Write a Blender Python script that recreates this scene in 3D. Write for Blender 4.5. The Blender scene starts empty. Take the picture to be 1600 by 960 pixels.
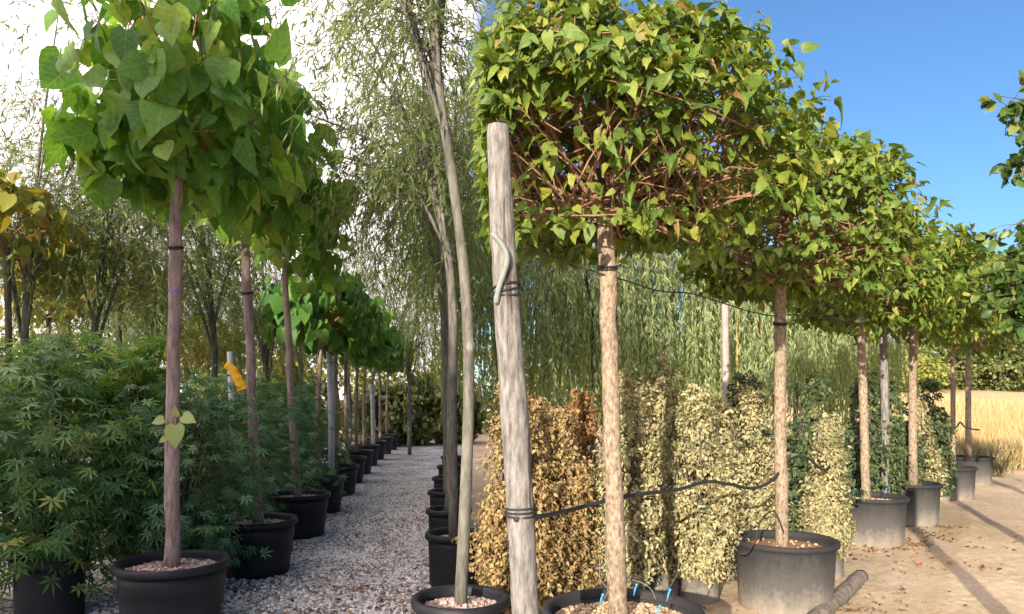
import bpy, math
import numpy as np
from mathutils import Vector, Matrix

# ------------------------------------------------------------------ camera, sky, sun, exposure
S = bpy.context.scene
COL = S.collection
F_PX, HOR, CAM_H = 1150.0, 625.0, 1.5
cd = bpy.data.cameras.new('camera'); cam = bpy.data.objects.new('camera', cd); COL.objects.link(cam)
cam.location = (0, 0, CAM_H); cam.rotation_euler = (math.radians(90), 0, 0)
cd.sensor_width = 36; cd.lens = 36 * F_PX / 1600; cd.shift_y = (HOR - 480) / 1600
cd.clip_start = 0.05; cd.clip_end = 2000
S.camera = cam

SUN_ELEV = math.radians(14)
SUN_DX, SUN_DY = 0.345, 0.9386            # the way the light travels over the ground
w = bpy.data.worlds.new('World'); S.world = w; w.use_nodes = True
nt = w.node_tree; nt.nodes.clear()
out = nt.nodes.new('ShaderNodeOutputWorld')
sky = nt.nodes.new('ShaderNodeTexSky'); sky.sky_type = 'NISHITA'; sky.sun_disc = False
sky.sun_elevation = SUN_ELEV; sky.sun_rotation = math.atan2(-SUN_DX, -SUN_DY)
sky.air_density = 1.0; sky.dust_density = 0.3; sky.ozone_density = 5.2
bgA = nt.nodes.new('ShaderNodeBackground'); bgA.inputs['Strength'].default_value = 0.112
nt.links.new(sky.outputs[0], bgA.inputs['Color'])
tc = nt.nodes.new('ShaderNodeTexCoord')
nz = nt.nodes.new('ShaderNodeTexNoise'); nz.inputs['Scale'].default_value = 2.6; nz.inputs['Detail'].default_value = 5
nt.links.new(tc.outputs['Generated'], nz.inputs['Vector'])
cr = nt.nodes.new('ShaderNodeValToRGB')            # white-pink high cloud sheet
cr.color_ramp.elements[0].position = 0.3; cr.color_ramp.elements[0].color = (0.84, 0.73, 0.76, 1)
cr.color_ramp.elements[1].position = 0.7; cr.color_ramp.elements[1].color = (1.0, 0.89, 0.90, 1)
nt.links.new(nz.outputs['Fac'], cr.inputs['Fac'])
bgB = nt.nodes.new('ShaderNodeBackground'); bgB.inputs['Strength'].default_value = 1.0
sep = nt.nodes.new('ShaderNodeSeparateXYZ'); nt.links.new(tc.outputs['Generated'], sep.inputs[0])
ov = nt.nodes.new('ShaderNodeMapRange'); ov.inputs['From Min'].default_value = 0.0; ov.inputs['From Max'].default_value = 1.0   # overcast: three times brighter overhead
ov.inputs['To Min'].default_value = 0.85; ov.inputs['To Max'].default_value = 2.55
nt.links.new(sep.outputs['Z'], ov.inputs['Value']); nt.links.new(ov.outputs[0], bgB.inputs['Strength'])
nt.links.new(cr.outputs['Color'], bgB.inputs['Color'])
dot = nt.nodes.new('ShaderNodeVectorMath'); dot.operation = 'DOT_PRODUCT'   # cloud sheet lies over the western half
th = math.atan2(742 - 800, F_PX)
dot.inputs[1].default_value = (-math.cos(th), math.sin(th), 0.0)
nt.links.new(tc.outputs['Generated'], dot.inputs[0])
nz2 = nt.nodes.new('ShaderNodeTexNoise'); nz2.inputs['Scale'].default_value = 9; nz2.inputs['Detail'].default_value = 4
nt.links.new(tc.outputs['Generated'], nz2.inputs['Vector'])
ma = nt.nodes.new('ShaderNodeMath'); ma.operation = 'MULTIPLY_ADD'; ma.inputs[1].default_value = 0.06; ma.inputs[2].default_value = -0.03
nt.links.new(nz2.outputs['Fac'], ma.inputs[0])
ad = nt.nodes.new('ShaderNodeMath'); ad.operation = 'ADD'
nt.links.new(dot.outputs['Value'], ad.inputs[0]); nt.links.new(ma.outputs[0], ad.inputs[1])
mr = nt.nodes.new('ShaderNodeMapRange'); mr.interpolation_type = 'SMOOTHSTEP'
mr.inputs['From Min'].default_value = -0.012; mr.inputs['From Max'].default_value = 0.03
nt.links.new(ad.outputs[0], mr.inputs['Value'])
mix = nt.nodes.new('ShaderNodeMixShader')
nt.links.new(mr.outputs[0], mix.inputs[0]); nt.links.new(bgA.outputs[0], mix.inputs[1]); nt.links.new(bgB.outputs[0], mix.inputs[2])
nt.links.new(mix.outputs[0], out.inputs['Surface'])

sd = bpy.data.lights.new('sun', 'SUN'); sun = bpy.data.objects.new('sun', sd); COL.objects.link(sun)
sd.energy = 5.0; sd.angle = math.radians(0.5); sd.color = (1.0, 0.89, 0.74)
ce, se = math.cos(SUN_ELEV), math.sin(SUN_ELEV)
sun.rotation_euler = Vector((SUN_DX * ce, SUN_DY * ce, -se)).to_track_quat('-Z', 'Y').to_euler()
sun.location = (-8, -20, 16)

S.view_settings.view_transform = 'Standard'; S.view_settings.look = 'None'
S.view_settings.exposure = 0.92; S.view_settings.gamma = 1.0; S.view_settings.use_curve_mapping = False
S.render.engine = 'CYCLES'
S.cycles.use_light_tree = False
S.cycles.max_bounces = 4; S.cycles.diffuse_bounces = 3; S.cycles.glossy_bounces = 1
S.cycles.transmission_bounces = 3; S.cycles.transparent_max_bounces = 4
S.cycles.use_denoising = True; S.cycles.use_adaptive_sampling = True; S.cycles.adaptive_threshold = 0.03; S.cycles.sample_clamp_indirect = 4

# ------------------------------------------------------------------ helpers
rng = np.random.default_rng(11)
U = rng.uniform
N = rng.normal
def P(px, py, Y):                       # a point seen in the photograph at depth Y
    return np.array([(px - 800) * Y / F_PX, Y, CAM_H + (HOR - py) * Y / F_PX])
def unit(v):
    v = np.asarray(v, float); return v / np.maximum(np.linalg.norm(v, axis=-1, keepdims=True), 1e-9)
def frames(t, n):
    y = unit(t); x = unit(np.cross(y, n)); z = np.cross(x, y)
    return np.stack([x, y, z], axis=-1)
class Geo:
    def __init__(s): s.V = []; s.F = []; s.n = 0
    def add(s, V, F):
        V = np.asarray(V, float).reshape(-1, 3); F = np.asarray(F, int).reshape(-1, 3)
        s.V.append(V); s.F.append(F + s.n); s.n += len(V); return s
    def get(s): return np.concatenate(s.V), np.concatenate(s.F)
def tri_mesh(name, V, F, mat, smooth=True, uv=None):
    V = np.asarray(V, np.float32); F = np.asarray(F, np.int32)
    me = bpy.data.meshes.new(name)
    me.vertices.add(len(V)); me.vertices.foreach_set('co', V.ravel())
    me.loops.add(F.size); me.loops.foreach_set('vertex_index', F.ravel())
    me.polygons.add(len(F)); me.polygons.foreach_set('loop_start', np.arange(0, F.size, 3, dtype=np.int32))
    me.polygons.foreach_set('use_smooth', np.full(len(F), bool(smooth)))
    me.update(calc_edges=True)
    if uv is not None:
        ul = me.uv_layers.new(name='blade'); ul.data.foreach_set('uv', np.asarray(uv, np.float32)[F.ravel()].ravel())
    if mat: me.materials.append(mat)
    return me
def obj(name, me, parent=None, loc=(0, 0, 0), kind=None):
    o = bpy.data.objects.new(name, me); COL.objects.link(o); o.location = loc
    if parent: o.parent = parent
    if kind: o['kind'] = kind
    return o
def build(name, geo, mat, parent=None, loc=(0, 0, 0), smooth=True, kind=None, sub=None, uv=None):
    V, F = geo.get() if isinstance(geo, Geo) else geo
    if sub is not None: V = V - np.asarray(sub)
    return obj(name, tri_mesh(name, V, F, mat, smooth, uv), parent, loc, kind)
def tag(o, label, cat, group=None):
    o['label'] = label; o['category'] = cat
    if group: o['group'] = group
    return o
def empty(name, loc, label, cat, group=None):
    o = bpy.data.objects.new(name, None); COL.objects.link(o); o.location = loc; o.empty_display_size = 0.2
    return tag(o, label, cat, group)
def copy_tree(o, loc, rz, label, group=None, scale=1.0):
    r = o.copy(); COL.objects.link(r); r.location = loc; r.rotation_euler = (0, 0, rz); r.scale = (scale,) * 3
    r['label'] = label
    if group: r['group'] = group
    for c in list(o.children):
        k = c.copy(); COL.objects.link(k); k.parent = r
        for g in list(c.children):
            q = g.copy(); COL.objects.link(q); q.parent = k
    return r
def smooth_path(pts, n):
    pts = np.asarray(pts, float); k = len(pts)
    if k == 2: return pts[0] + (pts[1] - pts[0]) * np.linspace(0, 1, n)[:, None]
    t = np.linspace(0, k - 1, n); res = []
    for u in t:
        i = min(int(u), k - 2); f = u - i
        p0, p1, p2, p3 = pts[max(i - 1, 0)], pts[i], pts[i + 1], pts[min(i + 2, k - 1)]
        res.append(0.5 * (2 * p1 + (p2 - p0) * f + (2 * p0 - 5 * p1 + 4 * p2 - p3) * f * f + (3 * p1 - p0 - 3 * p2 + p3) * f ** 3))
    return np.array(res)
def tube(pts, rad, sides=6, wob=0.0, cap=True):
    pts = np.asarray(pts, float); k = len(pts); rad = np.broadcast_to(np.asarray(rad, float), (k,))
    d = np.gradient(pts, axis=0); d = unit(d)
    ref = np.array([1.0, 0, 0]) if abs(d[:, 0]).mean() < 0.8 else np.array([0, 0, 1.0])
    a = unit(np.cross(d, ref)); b = np.cross(d, a)
    ang = np.linspace(0, 2 * math.pi, sides, endpoint=False)
    rr = rad[:, None] * (1 + (wob * N(size=(k, sides)) if wob else 0))
    V = pts[:, None] + rr[..., None] * (np.cos(ang)[None, :, None] * a[:, None] + np.sin(ang)[None, :, None] * b[:, None])
    V = V.reshape(-1, 3); i = np.arange(k - 1)[:, None] * sides; j = np.arange(sides)[None]; j2 = (j + 1) % sides
    A, B, C, D = i + j, i + j2, i + sides + j2, i + sides + j
    Fq = np.concatenate([np.stack([A, B, C], -1).reshape(-1, 3), np.stack([A, C, D], -1).reshape(-1, 3)])
    if cap:
        V = np.concatenate([V, pts[:1], pts[-1:]]); n = k * sides; jj = np.arange(sides)
        c0 = np.stack([np.full(sides, n), (jj + 1) % sides, jj], -1)
        c1 = np.stack([np.full(sides, n + 1), (k - 1) * sides + jj, (k - 1) * sides + (jj + 1) % sides], -1)
        Fq = np.concatenate([Fq, c0, c1])
    return V, Fq
def lathe(profile, seg=40):
    pr = np.asarray(profile, float); k = len(pr); a = np.linspace(0, 2 * math.pi, seg, endpoint=False)
    V = np.stack([pr[:, 0, None] * np.cos(a), pr[:, 0, None] * np.sin(a), np.broadcast_to(pr[:, 1, None], (k, seg))], -1).reshape(-1, 3)
    i = np.arange(k - 1)[:, None] * seg; j = np.arange(seg)[None]; j2 = (j + 1) % seg
    A, B, C, D = i + j, i + j2, i + seg + j2, i + seg + j
    return V, np.concatenate([np.stack([A, B, C], -1).reshape(-1, 3), np.stack([A, C, D], -1).reshape(-1, 3)])
def scatter(T, R, sc, loc):
    tv, tf = T; n = len(loc)
    sc = np.asarray(sc, float); sc = sc[:, None] if sc.ndim == 1 else sc
    V = np.einsum('nij,nvj->nvi', R, tv[None] * sc[:, None, :] if sc.shape[1] == 3 else tv[None] * sc[:, :, None]) + loc[:, None]
    Fx = tf[None] + (np.arange(n) * len(tv))[:, None, None]
    return V.reshape(-1, 3), Fx.reshape(-1, 3)
def rand_frames(n):
    return frames(N(size=(n, 3)), N(size=(n, 3)))

# leaf shapes: base at the origin, tip along +Y, upper side +Z
def heart(width=0.47, fold=0.28, droop=0.25, wave=0.03, skew=0.0, twist=0.0):
    e = np.array([(0.20, -0.11), (0.42, 0.04), (0.48, 0.27), (0.37, 0.54), (0.17, 0.80)]); e[:, 0] *= width / 0.48
    mid = np.array([0.0, 0.04, 0.27, 0.54, 0.80, 1.0])
    z = lambda x, y: fold * abs(x) - droop * max(y, 0) ** 2
    V = [(0, y, z(0, y)) for y in mid]
    for s in (1, -1):
        for q, (x, y) in enumerate(e): V.append((s * x, y, z(x, y) + wave * (-1) ** q))
    Fx = []
    for o_, s in ((6, 1), (11, -1)):
        t = [(0, o_, o_ + 1), (0, o_ + 1, 1), (1, o_ + 1, o_ + 2), (1, o_ + 2, 2), (2, o_ + 2, o_ + 3), (2, o_ + 3, 3), (3, o_ + 3, o_ + 4), (3, o_ + 4, 4), (4, o_ + 4, 5)]
        Fx += [x if s == 1 else x[::-1] for x in t]
    V = np.array(V, float); n = len(V)     # the leaf stalk
    V[:, 0] += skew * V[:, 1] ** 2; V[:, 2] += twist * V[:, 0] * V[:, 1]
    st = np.array([(0, 0, 0), (0.012, -0.02, 0), (-0.012, -0.02, 0), (0, -0.55, 0.10), (0.012, -0.3, 0.03), (-0.012, -0.3, 0.03)])
    V = np.concatenate([V, st]); Fx += [(n, n + 4, n + 5), (n + 4, n + 3, n + 5)]
    return V, np.array(Fx)
def palmate(nl=7, wd=0.085, droop=0.25):
    V = [(0, 0, 0)]; Fx = []
    for a, L in zip(np.radians(np.linspace(-125, 125, nl)), [0.45, 0.72, 0.92, 1.0, 0.92, 0.72, 0.45]):
        c, s = math.cos(a), math.sin(a); k = len(V); h = 0.5 * L
        for lx, ly in ((-wd, h), (0, L), (wd, h)):
            x, y = ly * s + lx * c, ly * c - lx * s
            V.append((x, y, -droop * (x * x + y * y)))
        Fx += [(0, k + 1, k), (0, k + 2, k + 1)]
    return np.array(V, float), np.array(Fx)
def blade(wd=0.1, bend=0.12):
    V = np.array([(0, 0, 0), (wd, 0.4, -bend * .16), (-wd, 0.4, -bend * .16), (0, 1, -bend)], float)
    return V, np.array([(0, 1, 2), (1, 3, 2)])
def oval(wd=0.32, fold=0.12, bend=0.18):
    V = np.array([(0, 0, 0), (wd, .35, fold), (wd * .8, .7, fold * .7 - bend * .5), (0, 1, -bend), (-wd * .8, .7, fold * .7 - bend * .5), (-wd, .35, fold), (0, .5, -bend * .25)], float)
    return V, np.array([(0, 1, 6), (1, 2, 6), (2, 3, 6), (3, 4, 6), (4, 5, 6), (5, 0, 6)])
STONE = (np.array([(1, 0, 0), (-1, 0, 0), (0, 1, 0), (0, -1, 0), (0, 0, .7), (0, 0, -.7)], float) * 0.5,
         np.array([(0, 2, 4), (2, 1, 4), (1, 3, 4), (3, 0, 4), (2, 0, 5), (1, 2, 5), (3, 1, 5), (0, 3, 5)]))
def _chunk():
    V = np.array([(-1, -1, -1), (1, -1, -1), (1, 1, -1), (-1, 1, -1), (-.8, -.8, 1), (.8, -.9, 1), (.7, .9, 1), (-.9, .7, 1)], float) * 0.5
    Q = [(0, 3, 2, 1), (4, 5, 6, 7), (0, 1, 5, 4), (1, 2, 6, 5), (2, 3, 7, 6), (3, 0, 4, 7)]
    return V, np.array([t for q in Q for t in ((q[0], q[1], q[2]), (q[0], q[2], q[3]))])
CHUNK = _chunk()

# ------------------------------------------------------------------ materials
def new_mat(name):
    m = bpy.data.materials.new(name); m.use_nodes = True
    t = m.node_tree; t.nodes.clear()
    o = t.nodes.new('ShaderNodeOutputMaterial'); b = t.nodes.new('ShaderNodeBsdfPrincipled')
    t.links.new(b.outputs[0], o.inputs['Surface']); b.inputs['Roughness'].default_value = 0.85
    b.inputs['Specular IOR Level'].default_value = 0.3
    return m, t, b, o
def node(t, typ, **kw):
    n = t.nodes.new(typ)
    for k, v in kw.items():
        if k in n.inputs: n.inputs[k].default_value = v
        else: setattr(n, k, v)
    return n
def ramp(t, fac, stops, interp='LINEAR'):
    r = t.nodes.new('ShaderNodeValToRGB'); r.color_ramp.interpolation = interp
    while len(r.color_ramp.elements) < len(stops): r.color_ramp.elements.new(0.5)
    for e, (p, c) in zip(r.color_ramp.elements, stops): e.position = p; e.color = (*c, 1)
    t.links.new(fac, r.inputs['Fac']); return r.outputs['Color']
def noise(t, vec, scale, detail=4, rough=0.55, stretch=None):
    n = node(t, 'ShaderNodeTexNoise', Scale=scale, Detail=detail, Roughness=rough)
    if stretch:
        mp = t.nodes.new('ShaderNodeMapping'); mp.inputs['Scale'].default_value = stretch
        t.links.new(vec, mp.inputs['Vector']); vec = mp.outputs[0]
    t.links.new(vec, n.inputs['Vector']); return n.outputs['Fac']
def coords(t, which='Object'):
    return t.nodes.new('ShaderNodeTexCoord').outputs[which]
def bump(t, b, h, strength=0.4, dist=0.01):
    n = node(t, 'ShaderNodeBump', Strength=strength, Distance=dist)
    t.links.new(h, n.inputs['Height']); t.links.new(n.outputs[0], b.inputs['Normal'])
def mixc(t, fac, a, b, mode='MIX'):
    m = t.nodes.new('ShaderNodeMixRGB'); m.blend_type = mode
    for inp, v in ((0, fac), (1, a), (2, b)):
        if isinstance(v, (int, float)): m.inputs[inp].default_value = v
        elif isinstance(v, tuple): m.inputs[inp].default_value = (*v, 1)
        else: t.links.new(v, m.inputs[inp])
    return m.outputs[0]
def leaf_mat(name, stops, trans=0.35, rough=0.5, spec=0.35, patch=None, tcol=(1.25, 1.2, 0.55), mottle=False):
    """stops: the spread of leaf colours over single leaves; patch: (scale, colour, low, high) where the shrub has a second colour"""
    m, t, b, o = new_mat(name)
    g = t.nodes.new('ShaderNodeNewGeometry'); oi = t.nodes.new('ShaderNodeObjectInfo')
    s = node(t, 'ShaderNodeMath', operation='ADD'); t.links.new(g.outputs['Random Per Island'], s.inputs[0]); t.links.new(oi.outputs['Random'], s.inputs[1])
    f = node(t, 'ShaderNodeMath', operation='FRACT'); t.links.new(s.outputs[0], f.inputs[0])
    c = ramp(t, f.outputs[0], stops)
    pos = coords(t, 'Object')
    if patch:
        n = noise(t, pos, patch[0], 2)
        k = node(t, 'ShaderNodeMapRange'); k.inputs['From Min'].default_value = patch[2]; k.inputs['From Max'].default_value = patch[3]
        t.links.new(n, k.inputs['Value']); c = mixc(t, k.outputs[0], c, patch[1])
    if mottle: n2 = noise(t, g.outputs['Position'], 38, 2)
    if mottle: c = mixc(t, 0.55, c, ramp(t, n2, [(0.3, (0.6, 0.6, 0.55)), (0.7, (1.3, 1.3, 1.2))]), 'MULTIPLY')
    if mottle:      # pale midrib and side veins of the blade
        uvn = t.nodes.new('ShaderNodeUVMap'); sx = t.nodes.new('ShaderNodeSeparateXYZ'); t.links.new(uvn.outputs[0], sx.inputs[0])
        ab_ = node(t, 'ShaderNodeMath', operation='ABSOLUTE'); t.links.new(sx.outputs['X'], ab_.inputs[0])
        m1 = node(t, 'ShaderNodeMath', operation='LESS_THAN'); m1.inputs[1].default_value = 0.014; t.links.new(ab_.outputs[0], m1.inputs[0])
        sl = node(t, 'ShaderNodeMath', operation='MULTIPLY_ADD'); sl.inputs[1].default_value = -0.75; t.links.new(ab_.outputs[0], sl.inputs[0]); t.links.new(sx.outputs['Y'], sl.inputs[2])
        ml = node(t, 'ShaderNodeMath', operation='MULTIPLY'); ml.inputs[1].default_value = 5.2; t.links.new(sl.outputs[0], ml.inputs[0])
        fr = node(t, 'ShaderNodeMath', operation='FRACT'); t.links.new(ml.outputs[0], fr.inputs[0])
        m2 = node(t, 'ShaderNodeMath', operation='LESS_THAN'); m2.inputs[1].default_value = 0.09; t.links.new(fr.outputs[0], m2.inputs[0])
        mxx = node(t, 'ShaderNodeMath', operation='MAXIMUM'); t.links.new(m1.outputs[0], mxx.inputs[0]); t.links.new(m2.outputs[0], mxx.inputs[1])
        sc_ = node(t, 'ShaderNodeMath', operation='MULTIPLY'); sc_.inputs[1].default_value = 0.30; t.links.new(mxx.outputs[0], sc_.inputs[0])
        c = mixc(t, sc_.outputs[0], c, (0.38, 0.42, 0.14)); bump(t, b, fr.outputs[0], 0.25, 0.006)
    t.links.new(c, b.inputs['Base Color']); b.inputs['Roughness'].default_value = rough; b.inputs['Specular IOR Level'].default_value = spec
    tr = t.nodes.new('ShaderNodeBsdfTranslucent'); t.links.new(mixc(t, 1.0, c, tcol, 'MULTIPLY'), tr.inputs['Color'])
    mx = node(t, 'ShaderNodeMixShader'); mx.inputs[0].default_value = trans
    t.links.new(b.outputs[0], mx.inputs[1]); t.links.new(tr.outputs[0], mx.inputs[2]); t.links.new(mx.outputs[0], o.inputs['Surface'])
    return m
def bark_mat(name, dark, light, scale=18, extra=None, bs=0.6, crack=False, stretch=0.22):
    m, t, b, o = new_mat(name); v = coords(t, 'Object')
    n1 = noise(t, v, scale, 6, 0.7, (1, 1, stretch)); n2 = noise(t, v, 5, 3)
    c = ramp(t, n1, [(0.36, dark), (0.62, light)])
    c = mixc(t, 0.5, c, ramp(t, n2, [(0.3, (0.65, 0.65, 0.65)), (0.7, (1.15, 1.15, 1.15))]), 'MULTIPLY')
    if extra:
        n3 = noise(t, v, extra[1], 4); k = node(t, 'ShaderNodeMapRange'); k.inputs['From Min'].default_value = extra[2]; k.inputs['From Max'].default_value = extra[2] + 0.08
        t.links.new(n3, k.inputs['Value']); c = mixc(t, k.outputs[0], c, extra[0])
    if crack:       # long drying cracks along the grain
        n4 = noise(t, v, 26, 3, 0.5, (1, 1, 0.045)); c = mixc(t, ramp(t, n4, [(0.36, (1, 1, 1)), (0.42, (0, 0, 0))]), c, (0.07, 0.055, 0.045))
    t.links.new(c, b.inputs['Base Color']); bump(t, b, n1, bs, 0.012); b.inputs['Roughness'].default_value = 0.9
    return m
def spread_mat(name, stops, rough=0.9, spec=0.2):
    m, t, b, o = new_mat(name); g = t.nodes.new('ShaderNodeNewGeometry')
    c = ramp(t, g.outputs['Random Per Island'], stops)
    t.links.new(c, b.inputs['Base Color']); b.inputs['Roughness'].default_value = rough; b.inputs['Specular IOR Level'].default_value = spec
    return m
def plain(name, col, rough=0.6, spec=0.4, ns=14, amt=0.5, bs=0.0):
    m, t, b, o = new_mat(name); v = coords(t, 'Object'); n = noise(t, v, ns, 5)
    c = mixc(t, amt, col, ramp(t, n, [(0.3, (0.55, 0.55, 0.55)), (0.7, (1.4, 1.4, 1.4))]), 'MULTIPLY')
    t.links.new(c, b.inputs['Base Color']); b.inputs['Roughness'].default_value = rough; b.inputs['Specular IOR Level'].default_value = spec
    if bs: bump(t, b, n, bs, 0.01)
    return m

M = {}
M['leaf_left'] = leaf_mat('large_green_leaf', [(0.0, (0.07, 0.18, 0.035)), (0.45, (0.125, 0.275, 0.045)), (0.8, (0.205, 0.355, 0.055)), (1.0, (0.32, 0.43, 0.08))], 0.52, 0.45, mottle=True)
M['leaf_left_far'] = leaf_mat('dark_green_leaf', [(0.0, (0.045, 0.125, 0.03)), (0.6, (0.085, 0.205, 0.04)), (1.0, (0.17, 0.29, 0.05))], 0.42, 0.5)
M['leaf_right'] = leaf_mat('sunny_green_leaf', [(0.0, (0.062, 0.122, 0.022)), (0.40, (0.125, 0.205, 0.03)), (0.80, (0.21, 0.27, 0.04)), (0.965, (0.31, 0.315, 0.055)), (1.0, (0.22, 0.11, 0.05))], 0.33, 0.5, mottle=True)
M['leaf_yellow'] = leaf_mat('yellowing_leaf', [(0.0, (0.12, 0.18, 0.03)), (0.5, (0.28, 0.27, 0.035)), (0.82, (0.33, 0.25, 0.04)), (1.0, (0.17, 0.08, 0.03))], 0.4)
M['maple'] = leaf_mat('maple_leaf', [(0.0, (0.045, 0.12, 0.055)), (0.6, (0.09, 0.195, 0.09)), (0.92, (0.15, 0.265, 0.12)), (1.0, (0.27, 0.28, 0.08))], 0.3, 0.5)
M['maple_mid'] = leaf_mat('mid_green_maple_leaf', [(0.0, (0.05, 0.12, 0.04)), (0.6, (0.105, 0.21, 0.065)), (0.92, (0.18, 0.29, 0.08)), (1.0, (0.33, 0.28, 0.07))], 0.38, 0.5)
M['maple_light'] = leaf_mat('bright_maple_leaf', [(0.0, (0.06, 0.16, 0.03)), (0.6, (0.12, 0.26, 0.04)), (1.0, (0.28, 0.33, 0.06))], 0.4, 0.5)
M['willow'] = leaf_mat('willow_leaf', [(0.0, (0.085, 0.135, 0.055)), (0.6, (0.165, 0.235, 0.08)), (1.0, (0.29, 0.34, 0.11))], 0.5)
M['weeping'] = leaf_mat('weeping_willow_leaf', [(0.0, (0.20, 0.285, 0.115)), (0.5, (0.34, 0.43, 0.185)), (1.0, (0.49, 0.53, 0.26))], 0.5)
M['shrub_brown'] = leaf_mat('scorched_shrub_leaf', [(0.0, (0.12, 0.07, 0.03)), (0.35, (0.30, 0.20, 0.085)), (0.85, (0.46, 0.33, 0.15)), (1.0, (0.28, 0.26, 0.10))], 0.2, 0.7, patch=(2.2, (0.20, 0.20, 0.06), 0.56, 0.70))
M['shrub_rust'] = leaf_mat('rust_shrub_leaf', [(0.0, (0.14, 0.06, 0.025)), (0.5, (0.30, 0.145, 0.05)), (1.0, (0.42, 0.24, 0.08))], 0.2, 0.7)
M['shrub_pale'] = leaf_mat('bleached_shrub_leaf', [(0.0, (0.14, 0.135, 0.065)), (0.3, (0.30, 0.275, 0.135)), (0.6, (0.41, 0.365, 0.19)), (0.96, (0.52, 0.46, 0.26)), (1.0, (0.32, 0.16, 0.07))], 0.2, 0.7, patch=(2.0, (0.13, 0.17, 0.06), 0.55, 0.68))
M['shrub_green'] = leaf_mat('dark_shrub_leaf', [(0.0, (0.035, 0.06, 0.026)), (0.6, (0.075, 0.115, 0.045)), (1.0, (0.16, 0.19, 0.07))], 0.2, 0.6, patch=(1.7, (0.42, 0.39, 0.17), 0.585, 0.68))
M['alder'] = leaf_mat('glossy_round_leaf', [(0.0, (0.035, 0.075, 0.02)), (0.7, (0.08, 0.14, 0.03)), (1.0, (0.19, 0.22, 0.05))], 0.3, 0.4)
M['far_tree'] = leaf_mat('far_tree_leaf', [(0.0, (0.07, 0.10, 0.035)), (0.6, (0.14, 0.17, 0.05)), (1.0, (0.25, 0.24, 0.07))], 0.25)
M['far_gold'] = leaf_mat('far_yellow_leaf', [(0.0, (0.12, 0.16, 0.035)), (0.6, (0.24, 0.265, 0.06)), (1.0, (0.37, 0.32, 0.07))], 0.35)
M['shade_poplar'] = leaf_mat('shade_poplar_leaf', [(0.0, (0.04, 0.08, 0.02)), (1.0, (0.1, 0.15, 0.04))], 0.2)
M['bark_left'] = bark_mat('pinkish_brown_bark', (0.16, 0.11, 0.10), (0.34, 0.26, 0.235), 40)
M['bark_right'] = bark_mat('sandy_flaky_bark', (0.15, 0.105, 0.07), (0.43, 0.335, 0.235), 60, ((0.40, 0.27, 0.07), 7, 0.66), 1.0, stretch=0.5)
M['bark_willow'] = bark_mat('grey_green_bark', (0.085, 0.08, 0.065), (0.20, 0.19, 0.155), 30, ((0.26, 0.26, 0.22), 6, 0.62), 0.8)
M['bark_dark'] = bark_mat('dark_bark', (0.06, 0.045, 0.035), (0.16, 0.12, 0.09), 24)
M['twig'] = bark_mat('twig_bark', (0.16, 0.085, 0.05), (0.36, 0.22, 0.13), 30)
M['twig_green'] = plain('olive_twig', (0.13, 0.125, 0.055), 0.7)
M['post'] = bark_mat('weathered_wood', (0.11, 0.10, 0.09), (0.30, 0.28, 0.255), 48, ((0.10, 0.08, 0.065), 9, 0.68), 1.0, crack=True)
M['log'] = bark_mat('dry_log_wood', (0.13, 0.10, 0.075), (0.34, 0.28, 0.22), 24, None, 1.0)
M['pale_post'] = bark_mat('pale_wood', (0.24, 0.19, 0.17), (0.42, 0.35, 0.315), 12)
M['cane'] = plain('yellow_cane', (0.45, 0.27, 0.09), 0.7)
M['steel'] = plain('galvanised_steel', (0.36, 0.38, 0.41), 0.5, 0.5, 10, 0.3)
M['rubber'] = plain('black_rubber', (0.022, 0.021, 0.021), 0.6)
M['dripper'] = plain('grey_microtube', (0.20, 0.19, 0.18), 0.6)
M['conduit'] = plain('grey_green_conduit', (0.19, 0.21, 0.185), 0.6, 0.4, 30, 0.3)
M['blue'] = plain('blue_plastic', (0.05, 0.32, 0.62), 0.4)
M['purple'] = plain('purple_paint', (0.20, 0.12, 0.50), 0.7)
M['yellow_cloth'] = plain('orange_yellow_cloth', (0.80, 0.42, 0.03), 0.8, 0.2, 30, 0.3)
M['pot_black'] = plain('clean_black_plastic', (0.013, 0.0135, 0.017), 0.55, 0.28, 7, 0.5)
M['mulch_left'] = spread_mat('pinkish_pumice', [(0.0, (0.16, 0.10, 0.08)), (0.5, (0.36, 0.26, 0.22)), (1.0, (0.55, 0.43, 0.38))])
M['mulch_right'] = spread_mat('sandy_pumice', [(0.0, (0.20, 0.12, 0.06)), (0.5, (0.42, 0.29, 0.17)), (1.0, (0.60, 0.46, 0.30))])
M['soil_red'] = plain('reddish_soil', (0.30, 0.17, 0.09), 0.95, 0.1, 40, 0.7, 0.6)
M['gravel_stone'] = spread_mat('gravel_stone', [(0.0, (0.16, 0.13, 0.11)), (0.12, (0.46, 0.41, 0.37)), (0.4, (0.77, 0.715, 0.67)), (1.0, (0.88, 0.835, 0.80))])
M['pebble'] = spread_mat('sandy_pebble', [(0.0, (0.22, 0.15, 0.09)), (0.6, (0.45, 0.34, 0.22)), (1.0, (0.62, 0.50, 0.36))])
M['litter'] = spread_mat('dry_leaf_litter', [(0.0, (0.07, 0.035, 0.015)), (0.5, (0.22, 0.11, 0.04)), (0.85, (0.38, 0.22, 0.08)), (1.0, (0.30, 0.06, 0.04))])
M['straw'] = leaf_mat('straw', [(0.0, (0.30, 0.21, 0.09)), (0.6, (0.48, 0.36, 0.17)), (1.0, (0.60, 0.48, 0.25))], 0.2, 0.8)
M['weed'] = leaf_mat('dry_weed', [(0.0, (0.10, 0.11, 0.05)), (0.6, (0.26, 0.23, 0.11)), (1.0, (0.42, 0.34, 0.18))], 0.2, 0.8)
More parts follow.
